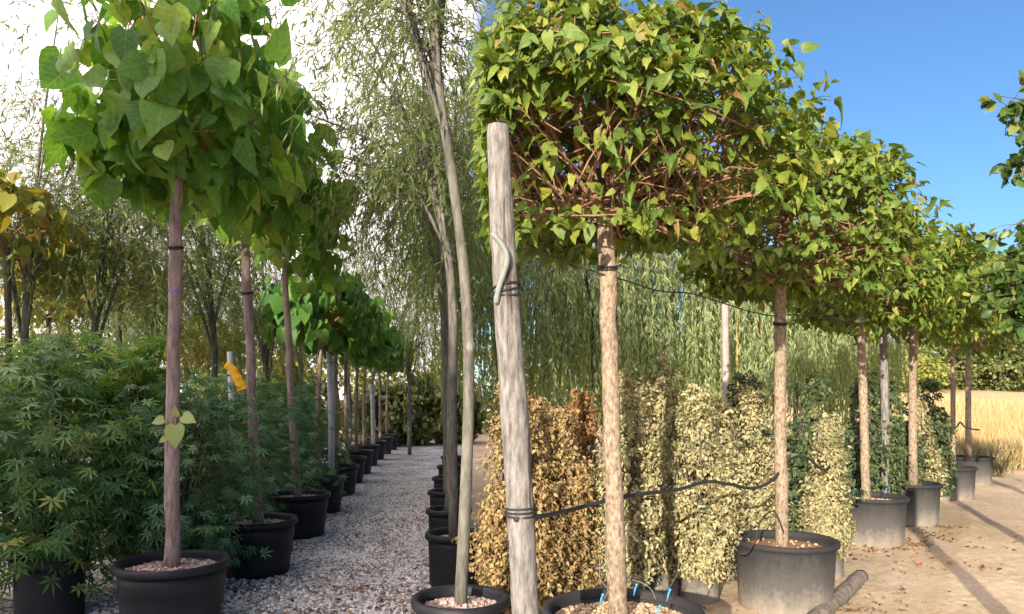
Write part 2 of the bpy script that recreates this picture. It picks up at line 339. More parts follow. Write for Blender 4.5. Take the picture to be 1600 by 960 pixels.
def dusty_pot():
    m, t, b, o = new_mat('dusty_black_plastic'); v = coords(t, 'Object')
    sx = t.nodes.new('ShaderNodeSeparateXYZ'); t.links.new(v, sx.inputs[0])
    n1 = noise(t, v, 9, 5, 0.6, (1, 1, 0.16)); n2 = noise(t, v, 30, 4)
    a = node(t, 'ShaderNodeMath', operation='MULTIPLY_ADD'); a.inputs[1].default_value = 0.35; t.links.new(n1, a.inputs[0])
    inv = node(t, 'ShaderNodeMapRange'); inv.inputs['From Min'].default_value = 0.0; inv.inputs['From Max'].default_value = 0.46
    inv.inputs['To Min'].default_value = 0.52; inv.inputs['To Max'].default_value = -0.12
    t.links.new(sx.outputs['Z'], inv.inputs['Value']); t.links.new(inv.outputs[0], a.inputs[2])
    a2 = node(t, 'ShaderNodeMath', operation='MULTIPLY_ADD'); a2.inputs[1].default_value = 0.22; t.links.new(n2, a2.inputs[0]); t.links.new(a.outputs[0], a2.inputs[2])
    c = ramp(t, a2.outputs[0], [(0.22, (0.028, 0.027, 0.027)), (0.52, (0.085, 0.078, 0.07)), (0.80, (0.27, 0.235, 0.19)), (1.0, (0.42, 0.345, 0.26))])
    t.links.new(c, b.inputs['Base Color']); b.inputs['Roughness'].default_value = 0.75
    return m
M['pot_dusty'] = dusty_pot()
def sand_mat():
    m, t, b, o = new_mat('sandy_ground'); v = coords(t, 'Object')
    n1 = noise(t, v, 0.8, 6, 0.6); n2 = noise(t, v, 14, 5, 0.65); n3 = noise(t, v, 90, 3)
    c = ramp(t, n1, [(0.32, (0.50, 0.375, 0.235)), (0.6, (0.61, 0.48, 0.325)), (0.8, (0.66, 0.54, 0.385))])
    c = mixc(t, 0.6, c, ramp(t, n2, [(0.3, (0.68, 0.64, 0.6)), (0.65, (1.12, 1.12, 1.12))]), 'MULTIPLY')
    c = mixc(t, 0.5, c, ramp(t, n3, [(0.35, (0.7, 0.68, 0.66)), (0.6, (1.1, 1.1, 1.1))]), 'MULTIPLY')
    t.links.new(c, b.inputs['Base Color']); b.inputs['Roughness'].default_value = 0.95; b.inputs['Specular IOR Level'].default_value = 0.1
    h = node(t, 'ShaderNodeMath', operation='ADD'); t.links.new(n2, h.inputs[0]); t.links.new(n3, h.inputs[1]); bump(t, b, h.outputs[0], 0.6, 0.02)
    return m
def gravel_mat():
    m, t, b, o = new_mat('gravel_bed'); v = coords(t, 'Object')
    vo = node(t, 'ShaderNodeTexVoronoi', Scale=42.0); t.links.new(v, vo.inputs['Vector'])
    sx = t.nodes.new('ShaderNodeSeparateXYZ'); t.links.new(vo.outputs['Color'], sx.inputs[0])
    n1 = noise(t, v, 1.6, 5)
    a = node(t, 'ShaderNodeMath', operation='MULTIPLY_ADD'); a.inputs[1].default_value = 0.7; t.links.new(sx.outputs[0], a.inputs[0])
    k = node(t, 'ShaderNodeMath', operation='MULTIPLY_ADD'); k.inputs[1].default_value = 0.9; k.inputs[2].default_value = -0.25; t.links.new(n1, k.inputs[0]); t.links.new(k.outputs[0], a.inputs[2])
    c = ramp(t, a.outputs[0], [(0.2, (0.07, 0.055, 0.045)), (0.45, (0.26, 0.23, 0.205)), (0.8, (0.64, 0.61, 0.59))])
    t.links.new(c, b.inputs['Base Color']); b.inputs['Roughness'].default_value = 0.95
    bump(t, b, vo.outputs['Distance'], 0.7, 0.02); return m
def field_mat():
    m, t, b, o = new_mat('dry_field'); v = coords(t, 'Object')
    n1 = noise(t, v, 0.35, 6, 0.6, (1, 3, 1)); n2 = noise(t, v, 6, 4)
    c = ramp(t, n1, [(0.3, (0.40, 0.28, 0.13)), (0.55, (0.52, 0.39, 0.19)), (0.75, (0.46, 0.37, 0.16))])
    c = mixc(t, 0.5, c, ramp(t, n2, [(0.3, (0.7, 0.7, 0.65)), (0.7, (1.15, 1.15, 1.1))]), 'MULTIPLY')
    t.links.new(c, b.inputs['Base Color']); b.inputs['Roughness'].default_value = 0.95; bump(t, b, n2, 0.8, 0.1); return m
M['sand'] = sand_mat(); M['gravel'] = gravel_mat(); M['field'] = field_mat()

# ------------------------------------------------------------------ the setting
def grid(x0, x1, y0, y1, nx, ny, zf):
    X, Y = np.meshgrid(np.linspace(x0, x1, nx), np.linspace(y0, y1, ny)); Z = zf(X, Y)
    V = np.stack([X, Y, Z], -1).reshape(-1, 3); i = np.arange(ny - 1)[:, None] * nx; j = np.arange(nx - 1)[None]
    A = i + j; return V, np.concatenate([np.stack([A, A + 1, A + nx + 1], -1).reshape(-1, 3), np.stack([A, A + nx + 1, A + nx], -1).reshape(-1, 3)])
build('ground', grid(-400, 400, -300, 700, 5, 5, lambda X, Y: 0 * X), M['sand'], kind='structure')
def edge_x(Y): return -0.02 - 0.055 * Y + 0.06 * np.sin(Y * 2.3) + 0.04 * np.sin(Y * 5.1 + 1)
ys = np.linspace(-3, 34, 110); gx = edge_x(ys)
V = np.concatenate([np.stack([gx - 14, ys, np.full(110, .004)], -1), np.stack([gx, ys, np.full(110, .004)], -1)])
i = np.arange(109); build('gravel_path', (V, np.concatenate([np.stack([i, i + 110, i + 111], -1), np.stack([i, i + 111, i + 1], -1)])), M['gravel'], kind='structure')
def field_z(X, Y): return -0.05 + 2.3 * np.clip((Y - 16) / 44, 0, 1) ** 1.15 + 0.1 * np.sin(X * .4) * np.clip((Y - 20) / 20, 0, 1)
build('field', grid(5.5, 150, 15, 75, 80, 50, field_z), M['field'], kind='structure')

def track_z(X, Y):
    z = 0.012 + 0.010 * np.sin(X * 1.7 + Y * .6) * np.sin(Y * 1.3 - X * .4) + 0.006 * np.sin(X * 4.3 + 1.1 * Y) * np.sin(Y * 3.9)
    for off, dp in ((3.05, 0.022), (4.55, 0.018)):          # two wheel ruts following the pots
        d = (X - off - (Y - 5.5) * 0.62 - 0.1 * np.sin(Y * .9)) / 0.17; z = z - dp * np.exp(-d * d) + dp * .5 * np.exp(-((np.abs(d) - 1.6) / .5) ** 2)
    z = z + 0.004 * N(size=X.shape)
    fade = np.clip((X - 0.15 * 0 - (0.5 + 0.3 * (Y - 3.5))) / 0.8, 0, 1) * np.clip((Y - 2.2) / 1, 0, 1) * np.clip((13.8 - Y) / 1.5, 0, 1) * np.clip((14 - X) / 1.5, 0, 1)
    return 0.004 + np.maximum(z, 0) * fade
build('sandy_track', grid(0.3, 14.5, 2, 14, 300, 260, track_z), M['sand'], kind='structure')
# loose stones of the path
n = 30000
yy = 3.2 + 9.5 * U(size=n) ** 1.5; xx = edge_x(yy) - 0.02 - (2.9 + 0.25 * yy) * U(size=n) ** 1.1
sc = U(0.009, 0.021, n)[:, None] * U(0.7, 1.4, (n, 3)) * 1.7
sc[:, 2] *= 0.7
clump = np.sin(xx * 4.1 + np.sin(yy * 2.7)) * np.sin(yy * 3.3 + xx) + N(size=n) * 0.6
keep = clump > -0.9
loc = np.stack([xx, yy, 0.004 + sc[:, 2] * 0.15], -1)[keep]
go = build('gravel', scatter(STONE, rand_frames(len(loc)), sc[keep], loc), M['gravel_stone'], smooth=False, kind='stuff')
tag(go, 'loose white and grey gravel covering the path between the pots', 'gravel')
# pebbles and crumbs on the sand
n = 7000
yy = 3.6 + 10 * U(size=n) ** 1.6; xx = 0.6 + U(size=n) * (yy * 0.78)
sc = U(0.004, 0.013, n)[:, None] * U(0.6, 1.4, (n, 3))
po = build('pebbles', scatter(STONE, rand_frames(n), sc, np.stack([xx, yy, 0.002 + 0 * xx], -1)), M['pebble'], smooth=False, kind='stuff')
tag(po, 'small pale pebbles scattered over the sandy track', 'pebbles')
# dry leaves lying about
def litter(name, n, ctr, sp, label, size=(0.025, 0.06)):
    c = np.array(ctr)[rng.integers(0, len(ctr), n)]; p = c + N(size=(n, 2)) * np.array(sp)
    R = frames(np.stack([N(size=n), N(size=n), N(size=n) * .25], -1), np.stack([N(size=n) * .4, N(size=n) * .4, np.ones(n)], -1))
    o = build(name, scatter(oval(.3, .2, .3), R, U(*size, n), np.column_stack([p, U(0.012, 0.03, n)])), M['litter'], kind='stuff')
    tag(o, label, 'dry leaves')
litter('dry_leaves', 300, [(1.75, 4.9), (2.2, 4.95), (3.5, 7.3), (3.95, 7.32), (4.6, 8.55), (5.05, 8.6), (2.42, 5.2), (4.2, 7.6)], (0.10, 0.07), 'dry leaves drifted against the feet of the big dusty pots', (0.018, 0.045))
litter('dry_leaves', 420, [(2.6, 5.6), (3.1, 6.9), (3.9, 6.6), (4.3, 8.2), (1.3, 4.6), (4.9, 7.8), (2.4, 7.2), (1.0, 5.2)], (0.3, 0.28), 'dry brown leaves fallen on the sand around the dusty pots')
litter('dry_leaves', 500, [(-1.2, 4.6), (-0.9, 6.4), (-1.6, 5.6), (-1.3, 8.6), (-2.6, 4.3), (-1.0, 5.2)], (0.45, 0.5), 'brown dead leaves strewn on the white gravel', (0.02, 0.06))

# ------------------------------------------------------------------ pots
def pot(loc, R, h, label, cat, style, group, mulch=300, band=False, taper=0.80, soil_mat=None, rot=0.0):
    mat = M['pot_dusty'] if style == 'dusty' else M['pot_black']
    o = empty('plant_pot', loc, label, 'pot', group)
    rb = R * taper; t = 0.016
    lip = 0.045 if style == 'dusty' else 0.055
    ri = R - 0.028
    prof = [(0.0, 0.0), (rb * 0.97, 0.0), (rb, 0.012)] + [(rb + (ri - rb) * q, 0.012 + (h - lip - 0.012) * q) for q in np.linspace(0.1, 1, 7)]
    if band:      # moulded step under the lip
        prof[-2] = (prof[-2][0] + 0.006, prof[-2][1]); prof.insert(-2, (prof[-3][0] + 0.004, prof[-3][1] + 0.004))
    prof += [(ri - t, h - lip), (ri - t, h - 0.3)]
    V, Fx = lathe(prof, 48)
    if style == 'dusty':            # faint flutes pressed into the wall, and a dented outline
        a = np.arctan2(V[:, 1], V[:, 0]); k = 1 + 0.008 * np.sin(a * 2 + rot) + 0.006 * np.sin(a * 3 + 1 + rot)
        V[:, :2] *= k[:, None]
    build('shell', (V, Fx), mat, o)
    rp = [(ri - t - 0.001, h - lip + 0.002), (ri + 0.002, h - lip), (R - 0.004, h - lip + 0.006), (R, h - lip * 0.55), (R - 0.004, h - 0.006), (R - 0.014, h), (ri - t + 0.006, h - 0.004), (ri - t - 0.001, h - 0.02), (ri - t - 0.001, h - lip + 0.002)]
    V, Fx = lathe(rp, 48)
    if style == 'dusty':
        a = np.arctan2(V[:, 1], V[:, 0]); V[:, :2] *= (1 + 0.008 * np.sin(a * 2 + rot) + 0.006 * np.sin(a * 3 + 1 + rot))[:, None]
    build('rim', (V, Fx), mat, o)
    zs = h - 0.075; rs = ri - t - 0.002
    ra = np.linspace(0, 1, 8); sp = [(rs * q, zs + 0.03 * (1 - q) ** 1.2 + 0.006 * math.sin(q * 9)) for q in ra[::-1]]
    V, Fx = lathe(sp, 32); V[:, 2] += N(size=len(V)) * 0.003
    build('soil', (V, Fx), soil_mat or M['soil_red'], o)
    if mulch:
        n = mulch; a = U(0, 2 * math.pi, n); q = np.sqrt(U(size=n)) * 0.97
        L = np.stack([rs * q * np.cos(a), rs * q * np.sin(a), zs + 0.03 * (1 - q) ** 1.2 + 0.006], -1)
        s3 = U(0.008, 0.02, n)[:, None] * U(0.7, 1.5, (n, 3))
        m = build('mulch', scatter(CHUNK, rand_frames(n), s3, L), M['mulch_right'] if style == 'dusty' else M['mulch_left'], o, smooth=False, kind='stuff')
    return o

ORD = ['first', 'second', 'third', 'fourth', 'fifth', 'sixth', 'seventh', 'eighth', 'ninth', 'tenth', 'eleventh', 'twelfth', 'thirteenth', 'fourteenth', 'fifteenth']
LEFT = [(-2.18, 4.73), (-2.22, 6.39), (-2.36, 8.13), (-2.58, 9.85), (-2.76, 11.6), (-2.98, 13.3), (-3.16, 15.0), (-3.36, 16.8), (-3.5, 18.5), (-3.62, 20.3), (-3.74, 22.1)]
for k, (x, y) in enumerate(LEFT):
    lab = ['wide black pot cut by the bottom edge, nearest in the left row', 'black pot full of pinkish pumice, second in the row left of the path', 'black pot with pumice, third in the row left of the gravel path'][k] if k < 3 else f'black pot, {ORD[k]} from the front in the row left of the path'
    pot((x, y, 0.004), 0.35, 0.47, lab, 'pot', 'clean', 'black pots left of the gravel path', 900 if k < 3 else (250 if k < 6 else 0), True, 0.79)
WIL = [(-0.28, 4.0, 0.27), (-0.47, 5.95, 0.235), (-0.62, 7.25, 0.23), (-0.77, 8.7, 0.23), (-0.88, 10.2, 0.23), (-1.0, 12.0, 0.23), (-1.13, 14.0, 0.23)]
for k, (x, y, r) in enumerate(WIL):
    lab = 'black pot of pinkish pumice cut by the bottom edge beside the weathered post' if k == 0 else f'black pot, {ORD[k]} from the front in the willow row right of the path'
    pot((x, y, 0.004), r, 0.43, lab, 'pot', 'clean', 'black pots right of the gravel path', 700 if k < 3 else 150, False, 0.83)
RIGHT = [(0.53, 3.54), (1.97, 5.32), (3.74, 7.7), (4.82, 8.95), (6.6, 11.1), (8.1, 13.0)]
for k, (x, y) in enumerate(RIGHT):
    lab = ['wide dusty pot with pale pumice and blue drippers at the bottom edge', 'big dusty black pot with reddish soil standing beside the lying log', 'big dusty black pot, third in the right-hand row, with blue drippers', 'dusty black pot, fourth in the right-hand row, with a pole shadow on it', 'dusty black pot, fifth in the right-hand row', 'dusty black pot, last in the right-hand row'][k]
    pot((x, y, 0.0), 0.39 if k == 0 else 0.37, 0.50, lab, 'pot', 'dusty', 'big dusty pots of the right-hand row', 1300 if k == 0 else (40 if k == 1 else 260 if k < 4 else 0), False, 0.86, M['soil_red'], k * 1.3)

# ------------------------------------------------------------------ the mop-headed trees
def px_path(pts, Y):
    return np.array([P(a, b, Y) for a, b in pts])
HEARTS_BIG = [heart(0.47, 0.22, 0.30, 0.03, 0.10), heart(0.50, 0.10, 0.18, 0.02, -0.12, 0.2), heart(0.43, 0.36, 0.45, 0.03, 0.05, -0.2), heart(0.45, 0.45, 0.55, 0.03, -0.08, 0.15), heart(0.42, 0.08, 0.60, 0.03, 0.14, -0.25), heart(0.52, -0.12, 0.25, 0.03, -0.05, 0.2)]
HEARTS_SML = [heart(0.38, 0.25, 0.30, 0.03, 0.1), heart(0.40, 0.12, 0.20, 0.02, -0.15, 0.5), heart(0.34, 0.45, 0.50, 0.04, 0.08, -0.5), heart(0.36, 0.6, 0.7, 0.05, -0.1, 0.4), heart(0.36, -0.1, 0.4, 0.05, 0.15, -0.6)]
SHARED = {}
def leaf_shapes(key, shapes, mat):
    if key not in SHARED: SHARED[key] = [tri_mesh('leaf', v, f, mat, True, v[:, :2]) for v, f in shapes]
    return SHARED[key]
def crown_leaves(c, r, up, dn, n, ncl, spread, hang, zmin, cut=None, inner=0.12, open_low=0.0):
    """leaf positions, tip directions and upper sides for a lumpy, clumped dome"""
    d = unit(N(size=(ncl * 4, 3))); d = d[d[:, 2] > -0.85]
    if open_low: d = d[(U(size=len(d)) < np.clip(0.35 + (d[:, 2] + 0.25) * 1.6, 1 - open_low, 1)) | (d[:, 2] < -0.28)]
    d = d[:ncl]
    az = np.arctan2(d[:, 1], d[:, 0]); ph = U(0, 6, 3)
    lump = 1 + 0.07 * np.sin(3 * az + ph[0]) + 0.06 * np.sin(5 * az + 3 * d[:, 2] + ph[1]) + 0.05 * np.clip(N(size=len(d)), -1.3, 1.3)
    u = np.where(U(size=len(d)) < inner, U(0.45, 0.8, len(d)), U(0.82, 1.0, len(d))) * lump
    rad = np.stack([d[:, 0] * r, d[:, 1] * r, np.where(d[:, 2] > 0, d[:, 2] * up, d[:, 2] * dn)], -1) * u[:, None]
    k = rng.integers(0, len(d), n)
    p = c + rad[k] + np.clip(N(size=(n, 3)), -1.5, 1.5) * spread * np.array([1, 1, 0.7])
    if cut: p[:, 0] = np.where(p[:, 0] < cut, cut + (p[:, 0] - cut) * 0.12, p[:, 0])
    p[:, 2] = np.where(p[:, 2] < zmin, zmin + U(0, 0.25, n), p[:, 2])
    if open_low:
        k2 = (p[:, 2] > c[2] - dn * 0.80) & (p[:, 2] < c[2] - 0.02) & (p[:, 1] < c[1] + 0.25 * r) & (np.abs(p[:, 0] - c[0]) < 0.85 * r) & (U(size=n) < open_low)
        p = p[~k2]; n = len(p)
    o = unit((p - c) / np.array([r, r, up]))
    t = o * np.array([1, 1, 0.4]) * 0.6 + np.array([0, 0, -1]) * U(hang[0], hang[1], n)[:, None] + N(size=(n, 3)) * 0.35
    nn = o * np.array([1, 1, .5]) * (0.55 + 0.35 * hang[1] / 2) + np.array([0, 0, 0.7]) + N(size=(n, 3)) * (0.35 if hang[1] < 1.5 else 0.55)
    return p, t, nn, c + rad
def mop_tree(name, base, path, r0, r1, crown, label, group, mats, leaf, n_leaf, n_cl, spread, hang, singles, n_limb, cut=None, zmin=None, sides=12, ties=(), open_low=0.0, inner=0.12):
    base = np.asarray(base, float); root = empty(name, base, label, 'tree', group)
    bark, lmat, shapes, key = mats
    pth = smooth_path(path, 18 if singles else 8)
    if singles: pth[1:-1, :2] += N(size=(len(pth) - 2, 2)) * 0.003
    rr = np.linspace(r0, r1, len(pth)) * (1 + 0.04 * N(size=len(pth)) if singles else 1); rr[0] *= 1.18; rr[-1] *= 1.15
    tr = build('trunk', tube(pth, rr, sides, 0.025 if singles else 0), bark, root, sub=base)
    for zt in ties:
        i = int(np.argmin(abs(pth[:, 2] - zt))); a = np.linspace(0, 2 * math.pi, 19)
        g = Geo()
        for dz in (0, 0.012):
            g.add(*tube(np.stack([pth[i, 0] + (rr[i] + .006) * np.cos(a), pth[i, 1] + (rr[i] + .006) * np.sin(a), pth[i, 2] + dz + 0.01 * np.sin(a)], -1), 0.0055, 5))
        build('tie', g, M['rubber'], tr, sub=base)
    c, r, up, dn = crown; c = np.asarray(c, float); top = pth[-1]
    p, t, nn, cl = crown_leaves(c, r, up, dn, n_leaf, n_cl, spread, hang, zmin if zmin else -9, cut, inner, open_low)
    # limbs from the graft out to the leaf clumps
    order = rng.permutation(len(cl)); twg = Geo()
    ends = []
    for q in range(n_limb):
        e = cl[order[q % len(cl)]].copy()
        if cut and e[0] < cut: e[0] = cut
        s0 = top - np.array([0, 0, 0.02]) + N(size=3) * 0.012; hv = (e - s0) * np.array([1, 1, 0])
        mid1 = s0 + hv * 0.28 + np.array([0, 0, max(0.05, 0.45 * (e[2] - s0[2]))]) * U(0.5, 1.0)
        mid2 = s0 + hv * 0.66 + np.array([0, 0, 0.8 * (e[2] - s0[2])]) + N(size=3) * 0.05
        lp = smooth_path([s0, mid1 + N(size=3) * 0.03, mid2, e], 9 if singles else 5)
        rad = np.linspace(r1 * U(0.22, 0.42), 0.004, len(lp))
        if singles: build('limb', tube(lp, rad, 6), M['twig'], root, sub=base)
        else: twg.add(*tube(lp, rad, 4))
        ends.append(lp)
    for q in range(n_limb, len(cl)):
        e = cl[order[q]]; lp = ends[rng.integers(0, len(ends))] if not len(ends) else min((ends[z] for z in rng.integers(0, len(ends), 6)), key=lambda L: np.linalg.norm(L[-1] - e))
        s0 = lp[rng.integers(len(lp) // 2, len(lp) - 1)]
        if cut and e[0] < cut: e = np.array([cut, e[1], e[2]])
        twg.add(*tube(smooth_path([s0, (s0 + e) / 2 + N(size=3) * 0.04 + (0, 0, 0.03), e], 4), np.linspace(0.006, 0.0025, 4), 4))
    if twg.n: build('twigs', twg, M['twig'], root, sub=base, kind='stuff')
    R = frames(t, nn); sc = U(leaf[0], leaf[1], len(p)) * np.where(U(size=len(p)) < 0.2, 0.65, 1)
    sc3 = sc[:, None] * np.stack([U(0.76, 1.10, len(p)), np.ones(len(p)), U(0.2, 1.7, len(p))], -1)
    if singles:
        dist = np.linalg.norm(p - np.array([0, 0, CAM_H]), axis=1); px = 800 + F_PX * p[:, 0] / p[:, 1]; py = HOR - F_PX * (p[:, 2] - CAM_H) / p[:, 1]
        score = sc / dist * ((px > -30) & (px < 1630) & (py > -25)) * np.clip(1.6 - np.einsum('ij,ij->i', unit(p - c), unit(p - np.array([0, 0, CAM_H]))), 0.2, 2)
        o_ = np.argsort(-score); one, rest = o_[:singles], o_[singles:]
        ms = leaf_shapes(key, shapes, lmat)
        for q in one:
            ob = bpy.data.objects.new('leaf', ms[rng.integers(0, len(ms))]); COL.objects.link(ob); ob.parent = root
            mm = Matrix(R[q].tolist()).to_4x4(); mm.translation = Vector((p[q] - base).tolist()); ob.matrix_local = mm @ Matrix.Diagonal((*[float(v_) for v_ in sc3[q]], 1.0))
    else: rest = np.arange(len(p))
    g = Geo(); kk = rng.integers(0, len(shapes), len(rest)); uvs = []
    for z, sh in enumerate(shapes):
        w_ = rest[kk == z]
        if len(w_): g.add(*scatter(sh, R[w_], sc3[w_], p[w_])); uvs.append(np.tile(sh[0][:, :2], (len(w_), 1)))
    build('foliage', g, lmat, root, sub=base, kind='stuff', uv=np.concatenate(uvs))
    return root, pth

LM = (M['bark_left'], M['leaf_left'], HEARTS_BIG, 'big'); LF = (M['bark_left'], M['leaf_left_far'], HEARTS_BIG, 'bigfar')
GL = 'mop-headed trees left of the gravel path'
SOIL = 0.41
def lt(k, pts, r0, r1, crown_px, crown, **kw):
    x, y = LEFT[k]; c = P(*crown_px, y); pth = px_path(pts, y); pth[0, 2] = SOIL
    return mop_tree('mop_head_tree', (pth[0, 0], y, SOIL), pth, r0, r1, (c, *crown), kw.pop('label'), GL, kw.pop('mats', LM), **kw)
r1_, p1_ = lt(0, [(269, 890), (269, 740), (270, 600), (274, 400), (277, 235)], 0.047, 0.036, (276, 130), (0.58, 0.95, 0.76), label='large-leaved tree with purple paint mark on its pale trunk, nearest on the left',
   leaf=(0.11, 0.25), n_leaf=640, n_cl=110, spread=0.12, hang=(0.0, 1.55), singles=300, n_limb=16, ties=(P(0, 372, 4.73)[2],))
r2_, p2_ = lt(1, [(403, 815), (397, 700), (391, 560), (384, 400), (384, 350)], 0.046, 0.033, (388, 240), (0.56, 0.70, 0.72), label='large-leaved tree with brown trunk, second in the row left of the path',
   leaf=(0.11, 0.24), n_leaf=620, n_cl=95, spread=0.12, hang=(0.0, 1.55), singles=300, n_limb=14, ties=(P(0, 465, 6.39)[2],))
lt(2, [(466, 780), (460, 700), (452, 560), (446, 430), (445, 390)], 0.044, 0.030, (455, 330), (0.54, 0.66, 0.80), label='large-leaved tree with leaning trunk, third in the row left of the path',
   leaf=(0.10, 0.23), n_leaf=600, n_cl=90, spread=0.12, hang=(0.0, 1.55), singles=220, n_limb=12)
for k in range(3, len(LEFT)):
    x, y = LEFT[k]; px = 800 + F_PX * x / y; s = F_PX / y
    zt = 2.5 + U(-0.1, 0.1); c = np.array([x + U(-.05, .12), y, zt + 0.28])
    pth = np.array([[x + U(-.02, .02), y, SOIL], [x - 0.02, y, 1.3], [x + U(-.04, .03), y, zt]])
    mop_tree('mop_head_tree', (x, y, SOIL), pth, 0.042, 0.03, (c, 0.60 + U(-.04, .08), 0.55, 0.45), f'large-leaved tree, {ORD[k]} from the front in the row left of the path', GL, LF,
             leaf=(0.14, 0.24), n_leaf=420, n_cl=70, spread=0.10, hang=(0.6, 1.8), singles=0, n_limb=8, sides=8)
# sprouting leaves on the nearest trunk and its purple mark
b1 = np.array(r1_.location); ms = leaf_shapes('big', HEARTS_BIG, M['leaf_left'])
SPR = [tri_mesh('sprout_leaf', *heart(0.42, 0.15, 0.2), leaf_mat('pale_sprout_leaf', [(0, (0.30, 0.38, 0.12)), (1, (0.42, 0.46, 0.18))], 0.35))]
for (dx, dz, tx, tz, s) in ((-0.055, 0.02, -0.7, -0.25, 0.075), (0.02, 0.04, 0.1, 0.5, 0.07), (0.07, 0.04, 0.85, -0.35, 0.10), (0.02, -0.02, 0.08, -1, 0.15), (-0.04, -0.1, -0.5, -0.4, 0.05)):
    q = P(269 + dx * 243, 660 - dz * 243, 4.66)
    ob = obj('sprout_leaf', SPR[0], r1_)
    mm = Matrix(frames(np.array([tx, -0.3, tz]), np.array([0.1, -1, 0.3])).tolist()).to_4x4(); mm.translation = Vector((q - b1).tolist())
    ob.matrix_local = mm @ Matrix.Scale(s, 4)
i_ = int(np.argmin(abs(p1_[:, 2] - P(0, 455, 4.73)[2]))); a_ = np.linspace(math.pi * 1.15, math.pi * 1.85, 9)
build('paint_mark', tube(np.stack([p1_[i_, 0] + 0.0395 * np.cos(a_), p1_[i_, 1] + 0.0395 * np.sin(a_), P(0, 455, 4.73)[2] + 0.006 * np.sin(a_ * 5)], -1), 0.006, 5), M['purple'], r1_, sub=b1)

RM = (M['bark_right'], M['leaf_right'], HEARTS_SML, 'sml'); GR = 'mop-headed trees of the right-hand row'
def rt(k, pts, r0, r1, c, crown, **kw):
    x, y = RIGHT[k]; pth = px_path(pts, y); pth[0, 2] = 0.43
    return mop_tree('mop_head_tree', (pth[0, 0], y, 0.43), pth, r0, r1, (np.array(c, float), *crown), kw.pop('label'), GR, RM, **kw)
rt(0, [(968, 960), (960, 800), (955, 640), (951, 470), (945, 325)], 0.046, 0.038, (0.46, 3.68, 2.70), (0.86, 0.66, 0.46), label='sunlit mop-headed tree beside the weathered post, nearest on the right',
   leaf=(0.047, 0.082), n_leaf=10500, n_cl=560, spread=0.06, hang=(-0.15, 0.65), singles=300, n_limb=34, cut=-0.10, zmin=2.20, sides=14, ties=(P(0, 430, 3.54)[2],), open_low=0.76, inner=0.16)
rt(1, [(1222, 835), (1220, 700), (1219, 580), (1219, 440)], 0.046, 0.040, (2.08, 5.38, 2.70), (0.82, 0.70, 0.48), label='sunlit mop-headed tree, second in the right-hand row, above the reddish soil',
   leaf=(0.052, 0.088), n_leaf=7600, n_cl=460, spread=0.065, hang=(-0.15, 0.65), singles=300, n_limb=26, zmin=2.22, ties=(P(0, 495, 5.32)[2],), open_low=0.6)
rt(2, [(1353, 770), (1350, 660), (1346, 540), (1342, 450)], 0.046, 0.038, (3.74, 7.75, 2.75), (0.84, 0.66, 0.55), label='sunlit mop-headed tree, third in the right-hand row',
   leaf=(0.06, 0.10), n_leaf=4800, n_cl=280, spread=0.085, hang=(-0.1, 0.7), singles=200, n_limb=18, zmin=2.1, open_low=0.4)
for k, (lab, cc, cr_, pts) in enumerate([('mop-headed tree, fourth in the right-hand row, with pale sunlit trunk', (5.0, 8.95, 2.88), (0.82, 0.66, 0.60), [(1427, 770), (1426, 640), (1427, 530), (1428, 470)]),
        ('mop-headed tree, fifth in the right-hand row, with thin dark trunk', (6.75, 11.1, 2.95), (0.95, 0.85, 0.65), [(1489, 700), (1489, 600), (1489, 540)]),
        ('mop-headed tree, sixth and last in the right-hand row, with thicker dark trunk', (8.3, 13.0, 3.1), (1.05, 1.05, 0.80), [(1513, 690), (1513, 600), (1514, 545)])]):
    rt(3 + k, pts, 0.05 if k != 1 else 0.036, 0.042 if k != 1 else 0.032, cc, cr_, label=lab, leaf=(0.075, 0.13), n_leaf=3000, n_cl=170, spread=0.10, hang=(0.15, 0.9), singles=0, n_limb=14, zmin=2.22, sides=10)

